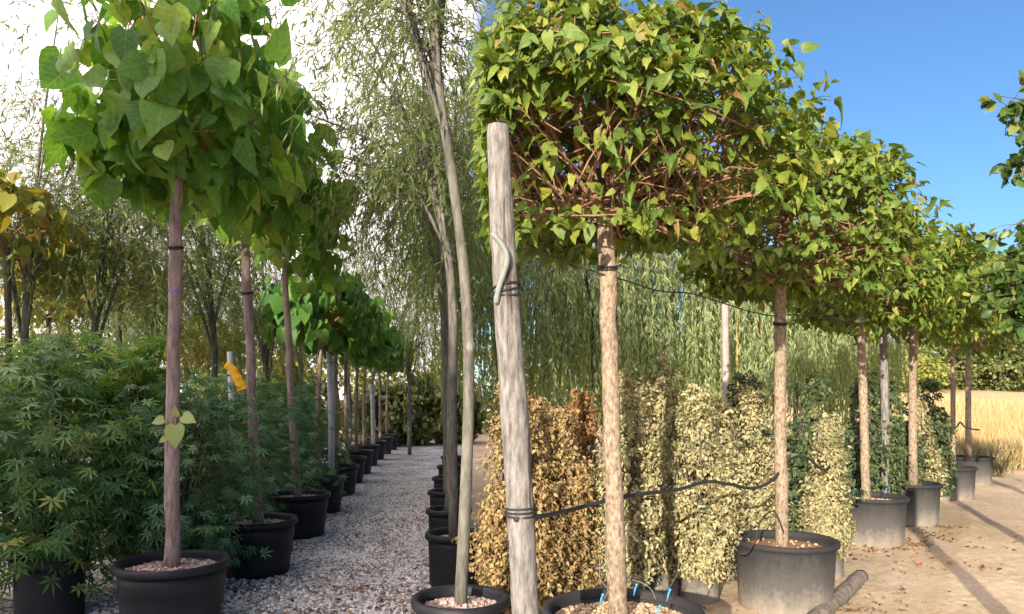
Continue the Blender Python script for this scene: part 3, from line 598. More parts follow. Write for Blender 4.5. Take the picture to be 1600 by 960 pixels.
# ------------------------------------------------------------------ maples in black pots, left
PAL = [palmate(7, 0.085, 0.25), palmate(7, 0.07, 0.45), palmate(5 + 2, 0.10, 0.1)]
GM = 'maples with finely cut leaves left of the trees'
def maple(loc, r, h, label, n, size, singles, mat=None, z0=0.14):
    loc = np.array([*loc, 0.004]); root = empty('maple', loc, label, 'maple', GM); mat = mat or M['maple']
    g = Geo(); ncl = 110
    d = unit(N(size=(ncl, 3))); u = U(0.55, 1.05, ncl)
    cl = np.stack([d[:, 0] * r * u, d[:, 1] * r * u, z0 + (h - z0) * (0.5 + 0.5 * d[:, 2] * u)], -1)
    for q in range(3): g.add(*tube(smooth_path([(0, 0, 0.30), (U(-.1, .1), U(-.1, .1), h * .4), (U(-.3, .3) * r, U(-.3, .3) * r, h * .85)], 6), np.linspace(0.018, 0.005, 6), 6))
    for e in cl[:50]: g.add(*tube(smooth_path([(0, 0, 0.35 + 0.3 * h * U()), e * np.array([.45, .45, .8]), e], 5), np.linspace(0.009, 0.003, 5), 4))
    build('branches', g, M['bark_dark'], root)
    k = rng.integers(0, ncl, n); p = cl[k] + N(size=(n, 3)) * np.array([0.11, 0.11, 0.05]) * (r / 0.6)
    p[:, 2] = np.maximum(p[:, 2], 0.12)
    o = unit(p - np.array([0, 0, h * .5])); t = o * np.array([1, 1, .2]) + N(size=(n, 3)) * 0.5 - np.array([0, 0, 0.45]); nn = np.array([0, 0, 1.0]) + o * 0.4 + N(size=(n, 3)) * 0.3
    R = frames(t, nn); sc = U(*size, n)
    wp = p + loc; px = 800 + F_PX * wp[:, 0] / wp[:, 1]
    o_ = np.argsort(wp[:, 1] + 9 * (px < 0)); one, rest = o_[:singles], o_[singles:]
    ms = leaf_shapes('pal' + mat.name, PAL, mat)
    for q in one:
        ob = bpy.data.objects.new('leaf', ms[q % 3]); COL.objects.link(ob); ob.parent = root
        mm = Matrix(R[q].tolist()).to_4x4(); mm.translation = Vector(p[q].tolist()); ob.matrix_local = mm @ Matrix.Scale(float(sc[q]), 4)
    gf = Geo(); kk = rng.integers(0, 3, len(rest))
    for z in range(3): gf.add(*scatter(PAL[z], R[rest[kk == z]], sc[rest[kk == z]], p[rest[kk == z]]))
    build('foliage', gf, mat, root, kind='stuff')
    return root
MAPLES = [((-3.42, 5.35), 0.85, 1.98, 'bushy maple with blue-green leaves at the left edge, in a black pot', 3300, (0.075, 0.135), 300, M['maple_mid']),
          ((-2.55, 5.75), 0.62, 1.62, 'dark maple with finely cut leaves right behind the nearest trunk', 2000, (0.055, 0.10), 260, None),
          ((-2.98, 5.95), 0.34, 2.08, 'bright green maple rising above the darker ones, left of the nearest trunk', 1500, (0.06, 0.11), 120, M['maple_light']),
          ((-2.95, 7.3), 0.75, 1.75, 'dark maple between the first and second tree trunk', 2300, (0.055, 0.10), 0, None),
          ((-4.9, 7.4), 0.9, 2.15, 'tall maple reaching the left edge behind the front one', 2000, (0.07, 0.12), 0, M['maple_mid']),
          ((-3.15, 9.1), 0.85, 1.8, 'dark maple between the second and third tree trunk', 2200, (0.06, 0.11), 0, None),
          ((-3.6, 11.4), 0.9, 1.75, 'dark maple seen right of the third tree trunk', 1700, (0.07, 0.12), 0, None),
          ((-4.9, 9.8), 0.9, 2.0, 'maple half hidden behind the bright green one', 1700, (0.07, 0.12), 0, None),
          ((-4.2, 14.0), 1.0, 1.8, 'far dark maple behind the thin trunks of the left row', 1500, (0.08, 0.14), 0, None)]
for loc, r, h, lab, n, size, sg, mt in MAPLES:
    maple(loc, r, h, lab, n, size, sg, mt)
pot((-3.17, 5.05, 0.004), 0.24, 0.42, 'small black pot in the bottom left corner under the maple', 'pot', 'clean', 'maple pots', 200, False, 0.86)
pot((-2.5, 5.8, 0.004), 0.25, 0.36, 'black pot in the dark under the maple behind the nearest trunk', 'pot', 'clean', 'maple pots', 0, False, 0.86)
pot((-2.9, 7.3, 0.004), 0.25, 0.36, 'black pot under the maple left of the second tree', 'pot', 'clean', 'maple pots', 0, False, 0.86)

# ------------------------------------------------------------------ airy willows
NARROW = [blade(0.075, 0.15), blade(0.09, 0.3), blade(0.06, -0.1)]
def willow(loc, path, r0, r1, label, group, n_limb, n_str, per, spread, top, leaf=(0.06, 0.10), bias=(0, 0), droop=1.0, slen=(0.4, 1.0), limb_pts=None, mat='willow'):
    loc = np.asarray(loc, float); root = empty('willow', loc, label, 'willow', group)
    path = np.asarray(path, float) - loc; tp = smooth_path(path, 14)
    build('trunk', tube(tp, np.linspace(r0, r1, 14) * (1 + 0.03 * N(size=14)), 10, 0.02), M['bark_willow'], root)
    g = Geo(); g2 = Geo(); limbs = []
    for q in range(n_limb):
        s0 = tp[rng.integers(9, 14)] if q else tp[-1]
        a = U(0, 2 * math.pi); R_ = spread * U(0.5, 1.0)
        e = np.array([tp[-1, 0] + R_ * math.cos(a) + bias[0], tp[-1, 1] + R_ * math.sin(a) + bias[1], tp[-1, 2] + (top - tp[-1, 2]) * U(0.25, 1.0)])
        lp = smooth_path([s0, s0 * .62 + e * .38 + (0, 0, 0.12 * (top - s0[2])), e], 9); limbs.append(lp)
        g.add(*tube(lp, np.linspace(r1 * U(.4, .7), 0.005, 9), 5))
    for (pts, ra, rb) in (limb_pts or []):
        lp = smooth_path(np.asarray(pts) - loc, 10); limbs.append(lp); g.add(*tube(lp, np.linspace(ra, rb, 10), 7))
    lf_p, lf_t, lf_n = [], [], []
    for q in range(n_str):
        lp = limbs[rng.integers(0, len(limbs))]; i = rng.integers(2, len(lp)); s0 = lp[i]
        a = U(0, 2 * math.pi); L = U(*slen); m = 8
        v = unit(np.array([math.cos(a) + bias[0] * .6, math.sin(a) + bias[1] * .6, U(0.2, 1.0)])); pt = [s0]; cur = s0.copy()
        for z in range(m):
            v = unit(v + np.array([0, 0, -0.30 * droop]) + N(size=3) * 0.10); cur = cur + v * L / m * (1.5 if z < 2 else 1); pt.append(cur.copy())
        pt = np.array(pt); g2.add(*tube(pt, np.linspace(0.0030, 0.0010, m + 1), 3, cap=False))
        u = U(0.15, 1, per) * m; ii = np.minimum(u.astype(int), m - 1); f = (u - ii)[:, None]
        pp = pt[ii] * (1 - f) + pt[ii + 1] * f; dd = unit(pt[ii + 1] - pt[ii])
        lf_p.append(pp); lf_t.append(dd * 0.7 + N(size=(per, 3)) * 0.55 + np.array([0, 0, -0.35 * droop])); lf_n.append(N(size=(per, 3)) + np.array([0, 0, .6]))
    build('branches', g, M['bark_willow'], root); build('twigs', g2, M['twig_green'], root, kind='stuff')
    p = np.concatenate(lf_p); t = np.concatenate(lf_t); nn = np.concatenate(lf_n); R = frames(t, nn); sc = U(*leaf, len(p)); kk = rng.integers(0, 3, len(p)); gf = Geo()
    for z in range(3): gf.add(*scatter(NARROW[z], R[kk == z], sc[kk == z], p[kk == z]))
    build('foliage', gf, M[mat], root, kind='stuff')
    return root
GW = 'willows right of the gravel path'
y = WIL[0][1]
willow((WIL[0][0], y, 0.36), [(WIL[0][0], y, 0.36), P(728, 760, y), P(733, 600, y), P(728, 460, y), P(712, 310, y), P(690, 170, y), P(680, 80, y)], 0.035, 0.024,
       'willow with leaning pale grey trunk beside the weathered post, nearest in its row', GW, 9, 380, 17, 0.9, 5.6, leaf=(0.05, 0.085), bias=(-0.45, 0.15), limb_pts=[([P(680, 80, y), P(672, 0, y), P(668, -120, y)], 0.026, 0.012), ([P(682, 90, y), P(686, 10, y), P(690, -140, y)], 0.022, 0.01), ([P(684, 95, y), P(655, 60, y), P(630, -40, y)], 0.014, 0.006)])
y = WIL[1][1]
willow((WIL[1][0], y, 0.36), [(WIL[1][0], y, 0.36), P(706, 640, y), P(708, 500, y), P(700, 400, y), P(678, 305, y)], 0.046, 0.030,
       'willow forking low with thin spreading limbs, second in its row', GW, 7, 480, 18, 1.0, 5.2, leaf=(0.06, 0.09), bias=(-0.25, 0.0),
       limb_pts=[([P(678, 305, y), P(650, 240, y), P(610, 150, y)], 0.018, 0.006), ([P(678, 305, y), P(680, 240, y), P(668, 140, y)], 0.018, 0.006), ([P(678, 305, y), P(700, 245, y), P(712, 170, y)], 0.016, 0.006), ([P(670, 305, y), P(620, 285, y), P(560, 250, y)], 0.015, 0.005)])
wr = None
for k in range(2, 7):
    x, y, r = WIL[k]
    if k < 4:
        wr = willow((x, y, 0.36), [(x, y, 0.36), (x + U(-.03, .03), y, 1.4), (x + U(-.05, .05), y, 2.6), (x - 0.12, y, 3.2)], 0.05, 0.034, f'willow, {ORD[k]} from the front in the row right of the path', GW, 9, 330, 20, 0.9, 4.9, leaf=(0.07, 0.11), bias=(-0.15, 0), slen=(0.6, 1.5), droop=1.3)
    else: copy_tree(wr, (x, y, 0.36), k * 2.1, f'willow, {ORD[k]} from the front in the row right of the path')
GB = 'willows behind the maples'
BG = [(147, 9.2, 0, 'willow with tall grey trunk and black tie, second from the left edge'), (40, 8.6, 1, 'willow spreading bare limbs at the left edge'), (244, 12.5, 2, 'willow just left of the nearest tree trunk'),
      (334, 11.2, 0, 'thin willow between the first and second tree trunk'), (100, 13.5, 1, 'far willow left of the tall grey trunk'), (418, 13.0, 2, 'willow right of the second tree trunk'), (190, 16.5, 1, 'small far willow right of the tall grey trunk'),
      (290, 17.5, 2, 'small far willow right of the nearest trunk'), (376, 16.0, 0, 'small far willow behind the second tree trunk'), (545, 19.5, 1, 'far willow over the end of the left row'), (640, 20.0, 2, 'far willow at the end of the gravel path'), (470, 18.0, 0, 'far willow behind the third tree trunk')]
proto = {}
for px, y, v, lab in BG:
    x = (px - 800) * y / F_PX
    if v not in proto:
        h = (2.75, 2.9, 2.4)[v]
        proto[v] = willow((x, y, 0), [(x, y, 0), (x + .03, y, 1.2), (x - .02, y, h * .7), (x + 0.04, y, h)], 0.055, 0.04, lab, GB, 11, 500, 20, 1.25, 5.9, leaf=(0.07, 0.12), slen=(0.6, 1.7), droop=(0.9, 1.0, 1.3)[v])
    else: copy_tree(proto[v], (x, y, 0), U(0, 6.3), lab, scale=U(0.9, 1.1))

# yellowing mop-headed trees behind the maples
GY = 'yellowing trees behind the maples'
YM = (M['bark_dark'], M['leaf_yellow'], HEARTS_BIG, 'yel')
for (px, py, y, r, lab) in ((10, 345, 7.8, 0.62, 'yellow-brown tree cut by the left edge'), (38, 405, 9.2, 0.55, 'yellowing tree with brown leaves by the left edge'), (185, 425, 11.5, 0.62, 'yellow-green tree with dark trunk right of the tall willow trunk'), (325, 540, 14.5, 0.7, 'yellow-green tree far behind, between the first two trunks'), (75, 470, 12.5, 0.6, 'dull green and yellow tree behind the left-edge trees')):
    c = P(px, py, y); x = c[0]
    mop_tree('yellowing_tree', (x, y, 0), np.array([[x, y, 0], [x + .03, y, c[2] * .5], [x, y, c[2] - r * .45]]), 0.04, 0.03, (c, r, r * .75, r * .6), lab, GY, YM, leaf=(0.12, 0.2), n_leaf=260, n_cl=70, spread=0.12, hang=(0.3, 1.1), singles=0, n_limb=10, sides=8)

# steel posts and the yellow wind sock of cloth in the nursery rows
def steel_post(px, y, ytop, r, label):
    x = (px - 800) * y / F_PX; zt = CAM_H + (HOR - ytop) * y / F_PX; o = empty('steel_post', (x, y, 0), label, 'post', 'steel posts of the left rows')
    build('pole', tube([(0, 0, 0), (0, 0, zt * .5), (-0.03, 0, zt)], r, 10), M['steel'], o)
    a = np.linspace(0, 2 * math.pi, 17); build('wire_tie', tube(np.stack([(r + .004) * np.cos(a) - .02, (r + .004) * np.sin(a), np.full(17, zt - 0.22)], -1), 0.008, 5), M['rubber'], o)
steel_post(518, 10.5, 543, 0.045, 'grey steel post behind the fourth tree of the left row')
steel_post(583, 17.5, 600, 0.05, 'short grey steel post far down the left row')
steel_post(364, 6.95, 550, 0.026, 'grey steel post beside the yellow cloth')
steel_post(108, 8.9, 565, 0.04, 'grey steel post half hidden behind the left maples')
y = 6.8; g = Geo(); pts = [P(353, 570, y), P(362, 577, y), P(370, 590, y), P(376, 601, y), P(380, 610, y)]
V_, F_ = tube(smooth_path(pts, 14), np.linspace(0.034, 0.055, 14) * (1 + 0.15 * np.sin(np.arange(14) * 2.1)), 9, 0.10)
V_[:, 1] = y + (V_[:, 1] - y) * 0.45
tag(build('cloth', (V_, F_), M['yellow_cloth'], sub=P(353, 570, y), loc=P(353, 570, y)), 'crumpled orange-yellow cloth tied among the maples left of the second trunk', 'cloth')

# ------------------------------------------------------------------ weeping willows behind the right-hand row
GWW = 'weeping willows behind the scorched shrubs'
def weeping(loc, H, r, n_str, label):
    root = empty('weeping_willow', loc, label, 'willow', GWW); g = Geo()
    tp = smooth_path([(0, 0, 0), (.05, 0, H * .4), (-.03, 0.03, H * .72)], 10); build('trunk', tube(tp, np.linspace(0.06, 0.035, 10), 8, 0.02), M['bark_willow'], root)
    limbs = []
    for q in range(16):
        a = q * 2.4; R_ = r * U(.4, .95); e = np.array([R_ * math.cos(a), R_ * math.sin(a), H * U(.78, 1.0)])
        lp = smooth_path([tp[-1 - q % 4], tp[-1] * .5 + e * .5 + (0, 0, .25), e], 8); limbs.append(lp); g.add(*tube(lp, np.linspace(0.02, 0.006, 8), 4))
    lp_, lt_, ln_ = [], [], []
    for q in range(n_str):
        L = limbs[rng.integers(0, 16)]; s0 = L[(4, 6, 7)[rng.integers(0, 3)]] + N(size=3) * 0.07; a = U(0, 6.28); Ln = U(0.8, 1.0) * (s0[2] - U(0.35, 1.9)); m = 10
        v = np.array([math.cos(a), math.sin(a), U(0.3, 1.0)]); cur = s0.copy(); pt = [cur.copy()]
        for z in range(m):
            v = unit(v * 0.62 + np.array([0, 0, -0.62]) + N(size=3) * 0.10); cur = cur + v * max(Ln, .5) / m; pt.append(cur.copy())
        pt = np.array(pt); g.add(*tube(pt, np.linspace(0.005, 0.0018, m + 1), 3, cap=False))
        per = int(max(Ln, .5) * 27); u = U(0.05, 1, per) * m; ii = np.minimum(u.astype(int), m - 1); f = (u - ii)[:, None]
        lp_.append(pt[ii] * (1 - f) + pt[ii + 1] * f); lt_.append(unit(pt[ii + 1] - pt[ii]) + N(size=(per, 3)) * .28); ln_.append(N(size=(per, 3)))
    build('branches', g, M['bark_willow'], root)
    p = np.concatenate(lp_); R = frames(np.concatenate(lt_), np.concatenate(ln_)); sc = U(0.08, 0.14, len(p))
    build('foliage', scatter(blade(0.10, 0.1), R, sc, p), M['weeping'], root, kind='stuff')
    return root
WW = [(-0.1, 11.0, 4.7), (1.25, 11.6, 4.5), (2.55, 12.0, 4.45), (3.9, 12.6, 4.3), (5.2, 13.6, 4.3), (6.5, 15.0, 4.3), (7.7, 16.6, 4.5), (1.4, 14.6, 4.3), (4.4, 15.6, 4.2)]
wps = {}
NMS = ['at the left behind the weathered post', 'directly behind the nearest right-hand trunk', 'behind the pale shrubs', 'behind the pale pole', 'left of the second right-hand trunk', 'right of the second right-hand trunk', 'at the right end, beside the open field', 'in the back rank, left', 'in the back rank, right']
for k, (x, y, h) in enumerate(WW):
    lab = 'light green weeping willow ' + NMS[k]
    v = k % 2
    if v not in wps: wps[v] = weeping((x, y, 0), (4.7, 4.4)[v], 1.0, 230, lab)
    else: copy_tree(wps[v], (x, y, 0), U(0, 6.3), lab, scale=h / (4.7, 4.4)[v])

# ------------------------------------------------------------------ scorched shrubs in pots
GS = 'potted shrubs behind the right-hand row'
SHL = oval(0.27, 0.10, 0.25)
def shrub(px, y, hw, ytop, mat, label, n=9000, leaf=(0.026, 0.046), z0=0.12):
    x = (px - 800) * y / F_PX; H = CAM_H + (HOR - ytop) * y / F_PX; r = 1.28 * hw * y / F_PX
    root = empty('shrub', (x, y, 0), label, 'shrub', GS); g = Geo()
    for q in range(26):
        a = U(0, 6.28); zz = U(.35, .95); rr = r * (1.05 - zz * .7) * .75
        g.add(*tube(smooth_path([(0, 0, 0.1), (rr * .3 * math.cos(a), rr * .3 * math.sin(a), H * zz * .6), (rr * math.cos(a), rr * math.sin(a), H * zz)], 5), np.linspace(0.012, 0.003, 5), 4))
    build('branches', g, M['bark_dark'], root)
    # several uneven leaders, each set with short shoots of drooping leaves; some shoots stray
    ns = n // 14; nl = 9; lh = H * np.array([1.05, *U(0.40, 0.82, nl - 1)]); la = U(0, 6.28) + np.arange(nl) * 2.4; ld = r * np.array([0.1, *U(0.3, 0.75, nl - 1)]); lr = r * np.array([0.62, *U(0.26, 0.44, nl - 1)])
    lead = rng.choice(nl, ns, p=lh * lr / (lh * lr).sum()); f = U(size=ns) ** 1.1; zz = z0 + (lh[lead] - z0) * f
    prof = np.clip(np.minimum(1.0, 0.75 + f) * (1.0 - np.clip(f - 0.22, 0, 1) ** 1.1 * 1.25), 0.05, 1)
    a = U(0, 2 * math.pi, ns); u = np.where(U(size=ns) < 0.2, U(0.4, 0.8, ns), U(0.75, 1.12, ns)) * (1 + 0.18 * np.sin(a * 3 + zz * 6 + lead * 2 + px) + 0.14 * np.sin(zz * 13 + a * 2 + lead))
    u = np.where(U(size=ns) < 0.05, u * 1.3, u); lo = ld[lead] * np.minimum(1, 0.35 + f)
    cl = np.stack([lr[lead] * prof * u * np.cos(a) + lo * np.cos(la[lead]), lr[lead] * prof * u * np.sin(a) + lo * np.sin(la[lead]), zz + N(size=ns) * 0.03], -1); od = np.stack([np.cos(a), np.sin(a), 0.6 + 0 * a], -1)
    k = np.repeat(np.arange(ns), 14); m = len(k)
    q_ = U(-0.03, 0.11, m); p = cl[k] + unit(od)[k] * q_[:, None] - np.stack([0 * q_, 0 * q_, 5.0 * np.maximum(q_, 0) ** 2], -1) + N(size=(m, 3)) * 0.016
    p[:, 2] = np.maximum(p[:, 2], 0.06)
    t = od[k] * np.array([.6, .6, 0]) + np.array([0, 0, -0.55]) + N(size=(m, 3)) * 0.5; nn = od[k] + N(size=(m, 3)) * .5
    build('foliage', scatter(SHL, frames(t, nn), U(*leaf, m), p), M[mat], root, kind='stuff')
    return x, y
SH = [(812, 5.0, 72, 612, 'shrub_brown', 'tall scorched golden-brown shrub behind the weathered post', True),
      (882, 5.3, 50, 655, 'shrub_brown', 'golden-brown scorched shrub left of the nearest right-hand trunk', True),
      (903, 6.4, 50, 632, 'shrub_rust', 'rust-brown shrub in the shade behind the golden-brown ones', False),
      (845, 6.0, 55, 640, 'shrub_brown', 'golden-brown scorched shrub half hidden behind the two front ones', False),
      (1008, 6.3, 60, 612, 'shrub_pale', 'pale shrub half hidden behind the tallest pale one', False),
      (1128, 6.5, 50, 640, 'shrub_pale', 'pale shrub filling the gap left of the second right-hand trunk', False),
      (978, 5.35, 52, 602, 'shrub_pale', 'pale bleached shrub just right of the nearest right-hand trunk', True),
      (1034, 5.6, 48, 584, 'shrub_pale', 'tallest pale yellow shrub with a pointed top', True),
      (1092, 5.5, 50, 622, 'shrub_pale', 'pale yellow shrub with a rounded top left of the big dusty pot', True),
      (1165, 6.3, 58, 628, 'shrub_pale', 'pale shrub with dried rust leaves left of the second right-hand trunk', True),
      (1160, 7.4, 62, 596, 'shrub_green', 'dark green shrub top showing above the pale one', False),
      (1262, 7.0, 58, 604, 'shrub_green', 'dark green shrub right of the second right-hand trunk', False),
      (1290, 6.2, 24, 668, 'shrub_pale', 'small pale shrub in a dusty pot right of the second right-hand trunk', True),
      (1345, 8.6, 60, 602, 'shrub_green', 'dark green shrub behind the third right-hand trunk', False),
      (1395, 9.4, 45, 612, 'shrub_green', 'dark green shrub behind the grey stake', False),
      (1447, 10.2, 34, 604, 'shrub_green', 'rounded dark green shrub at the end of the shrub row', False),
      (1437, 9.7, 26, 640, 'shrub_pale', 'small pale shrub beside the fourth right-hand trunk', False)]
for k, (px, y, hw, yt, mat, lab, pt) in enumerate(SH):
    near = y < 6.5
    x, y = shrub(px, y, hw, yt, mat, lab, 16000 if near else 9000, (0.022, 0.040) if near else (0.036, 0.060), 0.10 if k < 2 else 0.22)
    if pt: pot((x, y, 0.0), 0.17, 0.27, 'small dusty pot under the ' + lab.replace(' in a dusty pot', '').replace('golden-brown scorched shrub', 'scorched shrub').replace('with dried rust leaves ', '').replace('with a rounded top ', ''), 'pot', 'dusty', 'small pots of the shrubs', 60, False, 0.84, None, k)

# ------------------------------------------------------------------ posts, hoses and wires, right
y = 2.85
root = empty('weathered_post', P(833, 1130, y), 'weathered grey wooden post left of the nearest right-hand tree', 'post')
b0 = np.array(root.location)
pp = smooth_path([P(834, 1135, y), P(821, 960, y), P(811, 760, y), P(798, 560, y), P(786, 380, y), P(778, 196, y)], 46)
pp[:, :2] += N(size=(46, 2)) * 0.0015
rr = np.interp(np.linspace(0, 1, 46), [0, .5, .62, .85, 1], [0.051, 0.0545, 0.051, 0.047, 0.042]) * (1 + 0.02 * np.sin(np.arange(46) * .9)); rr[-1] *= .92
V_, F_ = tube(pp, rr, 22, 0.012); build('timber', (V_, F_), M['post'], root, sub=b0)
def coil(yc, n, rad, lift=0.0):
    g = Geo(); c = P(0, yc, y); i = int(np.argmin(abs(pp[:, 2] - c[2]))); a = np.linspace(0, 2 * math.pi, 25)
    for q in range(n): g.add(*tube(np.stack([pp[i, 0] + (rr[i] + rad) * np.cos(a), pp[i, 1] + (rr[i] + rad) * np.sin(a), pp[i, 2] + q * 0.014 + lift * np.sin(a * 1 + q)], -1), rad, 5))
    return g
build('binding_wire', coil(812, 3, 0.0045, 0.003), M['rubber'], root, sub=b0)
build('binding_wire', coil(455, 3, 0.0045, 0.012), M['rubber'], root, sub=b0)
def line(name, pts, rad, mat, label, cat, n=40, sides=7):
    pts = np.array([P(*q) for q in pts]); b = pts[0].copy()
    return tag(build(name, tube(smooth_path(pts, n), rad, sides), mat, sub=b, loc=b), label, cat)
line('conduit', [(770, 366, 2.80), (778, 374, 2.785), (790, 392, 2.785), (792, 410, 2.785), (786, 430, 2.785), (779, 452, 2.79), (775, 474, 2.80)], 0.0108, M['conduit'], 'bent grey plastic pipe tied to the upper part of the weathered post', 'pipe', 30, 10)
line('irrigation_hose', [(806, 812, 2.79), (850, 806, 3.15), (900, 795, 3.55), (955, 781, 3.70), (1005, 772, 3.9), (1060, 765, 4.2), (1105, 753, 4.5), (1140, 757, 4.75), (1175, 763, 5.0), (1205, 752, 5.2), (1236, 718, 5.45), (1262, 716, 5.7), (1290, 735, 6.0), (1312, 705, 6.4), (1345, 690, 7.2)], 0.0105, M['rubber'], 'black irrigation hose running from the post past the pale shrubs', 'hose', 90)
line('support_wire', [(812, 386, 2.86), (880, 408, 3.44), (945, 430, 3.5), (975, 438, 3.62), (1030, 455, 3.9), (1080, 459, 4.2), (1130, 474, 4.6), (1175, 488, 5.0), (1212, 494, 5.28), (1240, 492, 5.6), (1300, 498, 6.5), (1342, 508, 7.65), (1384, 520, 8.4), (1428, 548, 8.95)], 0.0042, M['rubber'], 'thin black wire strung from the post along the right-hand tree trunks', 'wire', 80, 5)
line('microtube', [(925, 868, 3.75), (936, 872, 3.68), (938, 905, 3.6), (950, 922, 3.5), (941, 940, 3.44)], 0.0022, M['dripper'], 'thin grey drip tube left of the nearest right-hand trunk', 'tube', 26, 5)
line('microtube', [(918, 884, 3.8), (960, 893, 3.72), (985, 905, 3.66), (1005, 912, 3.6), (1018, 922, 3.55), (1024, 936, 3.5)], 0.0022, M['dripper'], 'thin grey drip tube looping over the rim of the nearest big pot', 'tube', 26, 5)
line('microtube', [(1062, 872, 3.9), (1058, 895, 3.8), (1050, 912, 3.6), (1045, 920, 3.48)], 0.0022, M['dripper'], 'thin grey drip tube right of the nearest right-hand trunk', 'tube', 20, 5)
line('microtube', [(1225, 832, 5.1), (1210, 800, 5.15), (1190, 812, 5.0), (1178, 850, 4.96), (1160, 866, 4.93), (1146, 850, 5.0)], 0.005, M['rubber'], 'black drip hose hanging over the rim of the pot with reddish soil', 'tube', 30, 5)
line('microtube', [(1308, 795, 6.5), (1300, 802, 6.45), (1285, 802, 6.45), (1276, 808, 6.45), (1282, 790, 6.5)], 0.008, M['rubber'], 'black hose loop on the small dusty pot', 'tube', 24, 5)
line('microtube', [(1480, 672, 10.6), (1494, 668, 10.6), (1500, 660, 10.6), (1508, 668, 10.6), (1520, 671, 10.7), (1530, 672, 10.8)], 0.012, M['rubber'], 'black hose loop between the two dark trunks at the far right', 'hose', 24, 5)
def dripper(px, py, y, label):
    o = empty('dripper', P(px, py, y), label, 'dripper', 'blue drippers in the big pots')
    build('stake', tube([(0.007, 0, 0.022), (0, 0, 0.0), (-0.006, 0, -0.03)], [0.0045, 0.0045, 0.002], 6), M['blue'], o)
    build('cap', tube([(0.006, 0, 0.016), (0.009, 0, 0.026), (0.010, 0, 0.031)], [0.006, 0.007, 0.005], 6), M['blue'], o)
for px, py, yy_, lab in ((939, 938, 3.46, 'blue dripper left of the trunk in the nearest big pot'), (992, 922, 3.66, 'blue dripper just right of the trunk by the far rim of the nearest pot'), (1044, 930, 3.5, 'blue dripper at the right in the nearest big pot'), (1028, 956, 3.38, 'blue dripper at the bottom edge in the nearest big pot'), (1334, 768, 7.5, 'blue dripper left in the third big pot'), (1384, 768, 7.55, 'blue dripper right in the third big pot')):
    dripper(px, py, yy_, lab)
# stakes and poles among the willows
def stake(px, ybot, ytop, y, r, mat, label, name='stake', lean=0.0):
    b = P(px, ybot, y); b[2] = max(b[2], 0.0) if ybot < 900 else 0.0; b[2] = 0.0; t = P(px + lean, ytop, y)
    tag(build(name, tube(smooth_path([b, (b + t) / 2 + (0.012, 0, 0), t], 8) - b, np.linspace(r, r * .85, 8), 9, 0.03), M[mat], loc=b), label, 'pole')
stake(1133, 700, 474, 10.0, 0.055, 'pale_post', 'pale pinkish wooden pole among the willows', 'wooden_pole')
stake(1384, 760, 485, 8.4, 0.050, 'post', 'grey wooden stake between the third and fourth right-hand trunks', 'wooden_pole', -5)
stake(1151, 700, 480, 11.6, 0.02, 'cane', 'thin yellow cane right of the pale pole')
stake(1190, 700, 500, 12.0, 0.02, 'cane', 'thin orange cane left of the second right-hand trunk')
stake(1005, 700, 470, 11.5, 0.02, 'cane', 'thin orange cane right of the nearest right-hand trunk')
stake(1262, 700, 510, 13.0, 0.02, 'cane', 'thin orange cane right of the second right-hand trunk')
# a log on the sand
g0 = np.array([(1268 - 800) * 5.0 / F_PX, 4.9, 0.055]); g1 = np.array([(1350 - 800) * 6.0 / F_PX, 6.05, 0.052])
lg = smooth_path([g0 + (g0 - g1) * .25, (g0 + g1) / 2 + (0.01, 0, 0), g1], 16)
tag(build('log', tube(lg - g0, 0.054 * (1 + .05 * N(size=16)), 14, 0.02), M['log'], loc=g0), 'weathered log lying on the sand in front of the big dusty pot', 'log')

# ------------------------------------------------------------------ the round-leaved tree at the right edge
ab = np.array([6.3, 6.8, 0.0]); root = empty('round_leaved_tree', ab, 'dark green tree leaning in from the right edge', 'tree'); g = Geo()
build('trunk', tube(smooth_path([(0, 0, 0), (.05, 0, 1.5), (0, .05, 3.2), (.05, 0, 5.0)], 14), np.linspace(0.09, 0.04, 14), 10, 0.02), M['bark_dark'], root)
lp_, lt_ = [], []
def spray(a, b, nl, sag=0.1):
    a, b = np.asarray(a, float), np.asarray(b, float); pt = smooth_path([a, (a + b) / 2 + (0, 0, sag), b], 10); g.add(*tube(pt, np.linspace(0.014, 0.003, 10), 5))
    for q in range(nl // 6):
        s0 = pt[rng.integers(3, 10)]; e = s0 + unit(N(size=3) + np.array([-.3, -.2, -.5])) * U(.1, .28); tw = smooth_path([s0, (s0 + e) / 2 + (0, 0, .03), e], 5); g.add(*tube(tw, np.linspace(.004, .0015, 5), 3))
        f = U(.2, 1, (9, 1)); lp_.append(s0 + (e - s0) * f); lt_.append(np.tile(unit(e - s0), (9, 1)) + N(size=(9, 3)) * .6 + np.array([0, 0, -.5]))
spray((0, 0, 3.2), P(1585, 190, 6.6) - ab, 60, .25); spray((0, 0, 3.4), P(1572, 165, 6.7) - ab, 70, .3); spray((0.02, 0, 3.0), P(1596, 240, 6.6) - ab, 60, .2)
for q_ in ((1562, 150), (1570, 212), (1580, 252), (1594, 138), (1590, 205)): spray((0, 0, U(3.2, 3.7)), P(*q_, U(6.5, 6.8)) - ab, 70, .2)
for q_ in ((1574, 400), (1568, 450), (1572, 486), (1588, 350), (1590, 420), (1592, 470)): spray((0, 0, U(2.0, 2.6)), P(*q_, U(6.6, 6.9)) - ab, 130, .1)
spray((0, 0, 2.4), P(1598, 385, 6.8) - ab, 150, .1); spray((0, 0, 2.2), P(1585, 440, 6.8) - ab, 160, .1); spray((0, 0, 2.0), P(1588, 480, 6.8) - ab, 160, .15); spray((0, 0, 2.6), P(1600, 410, 7.0) - ab, 160, .1)
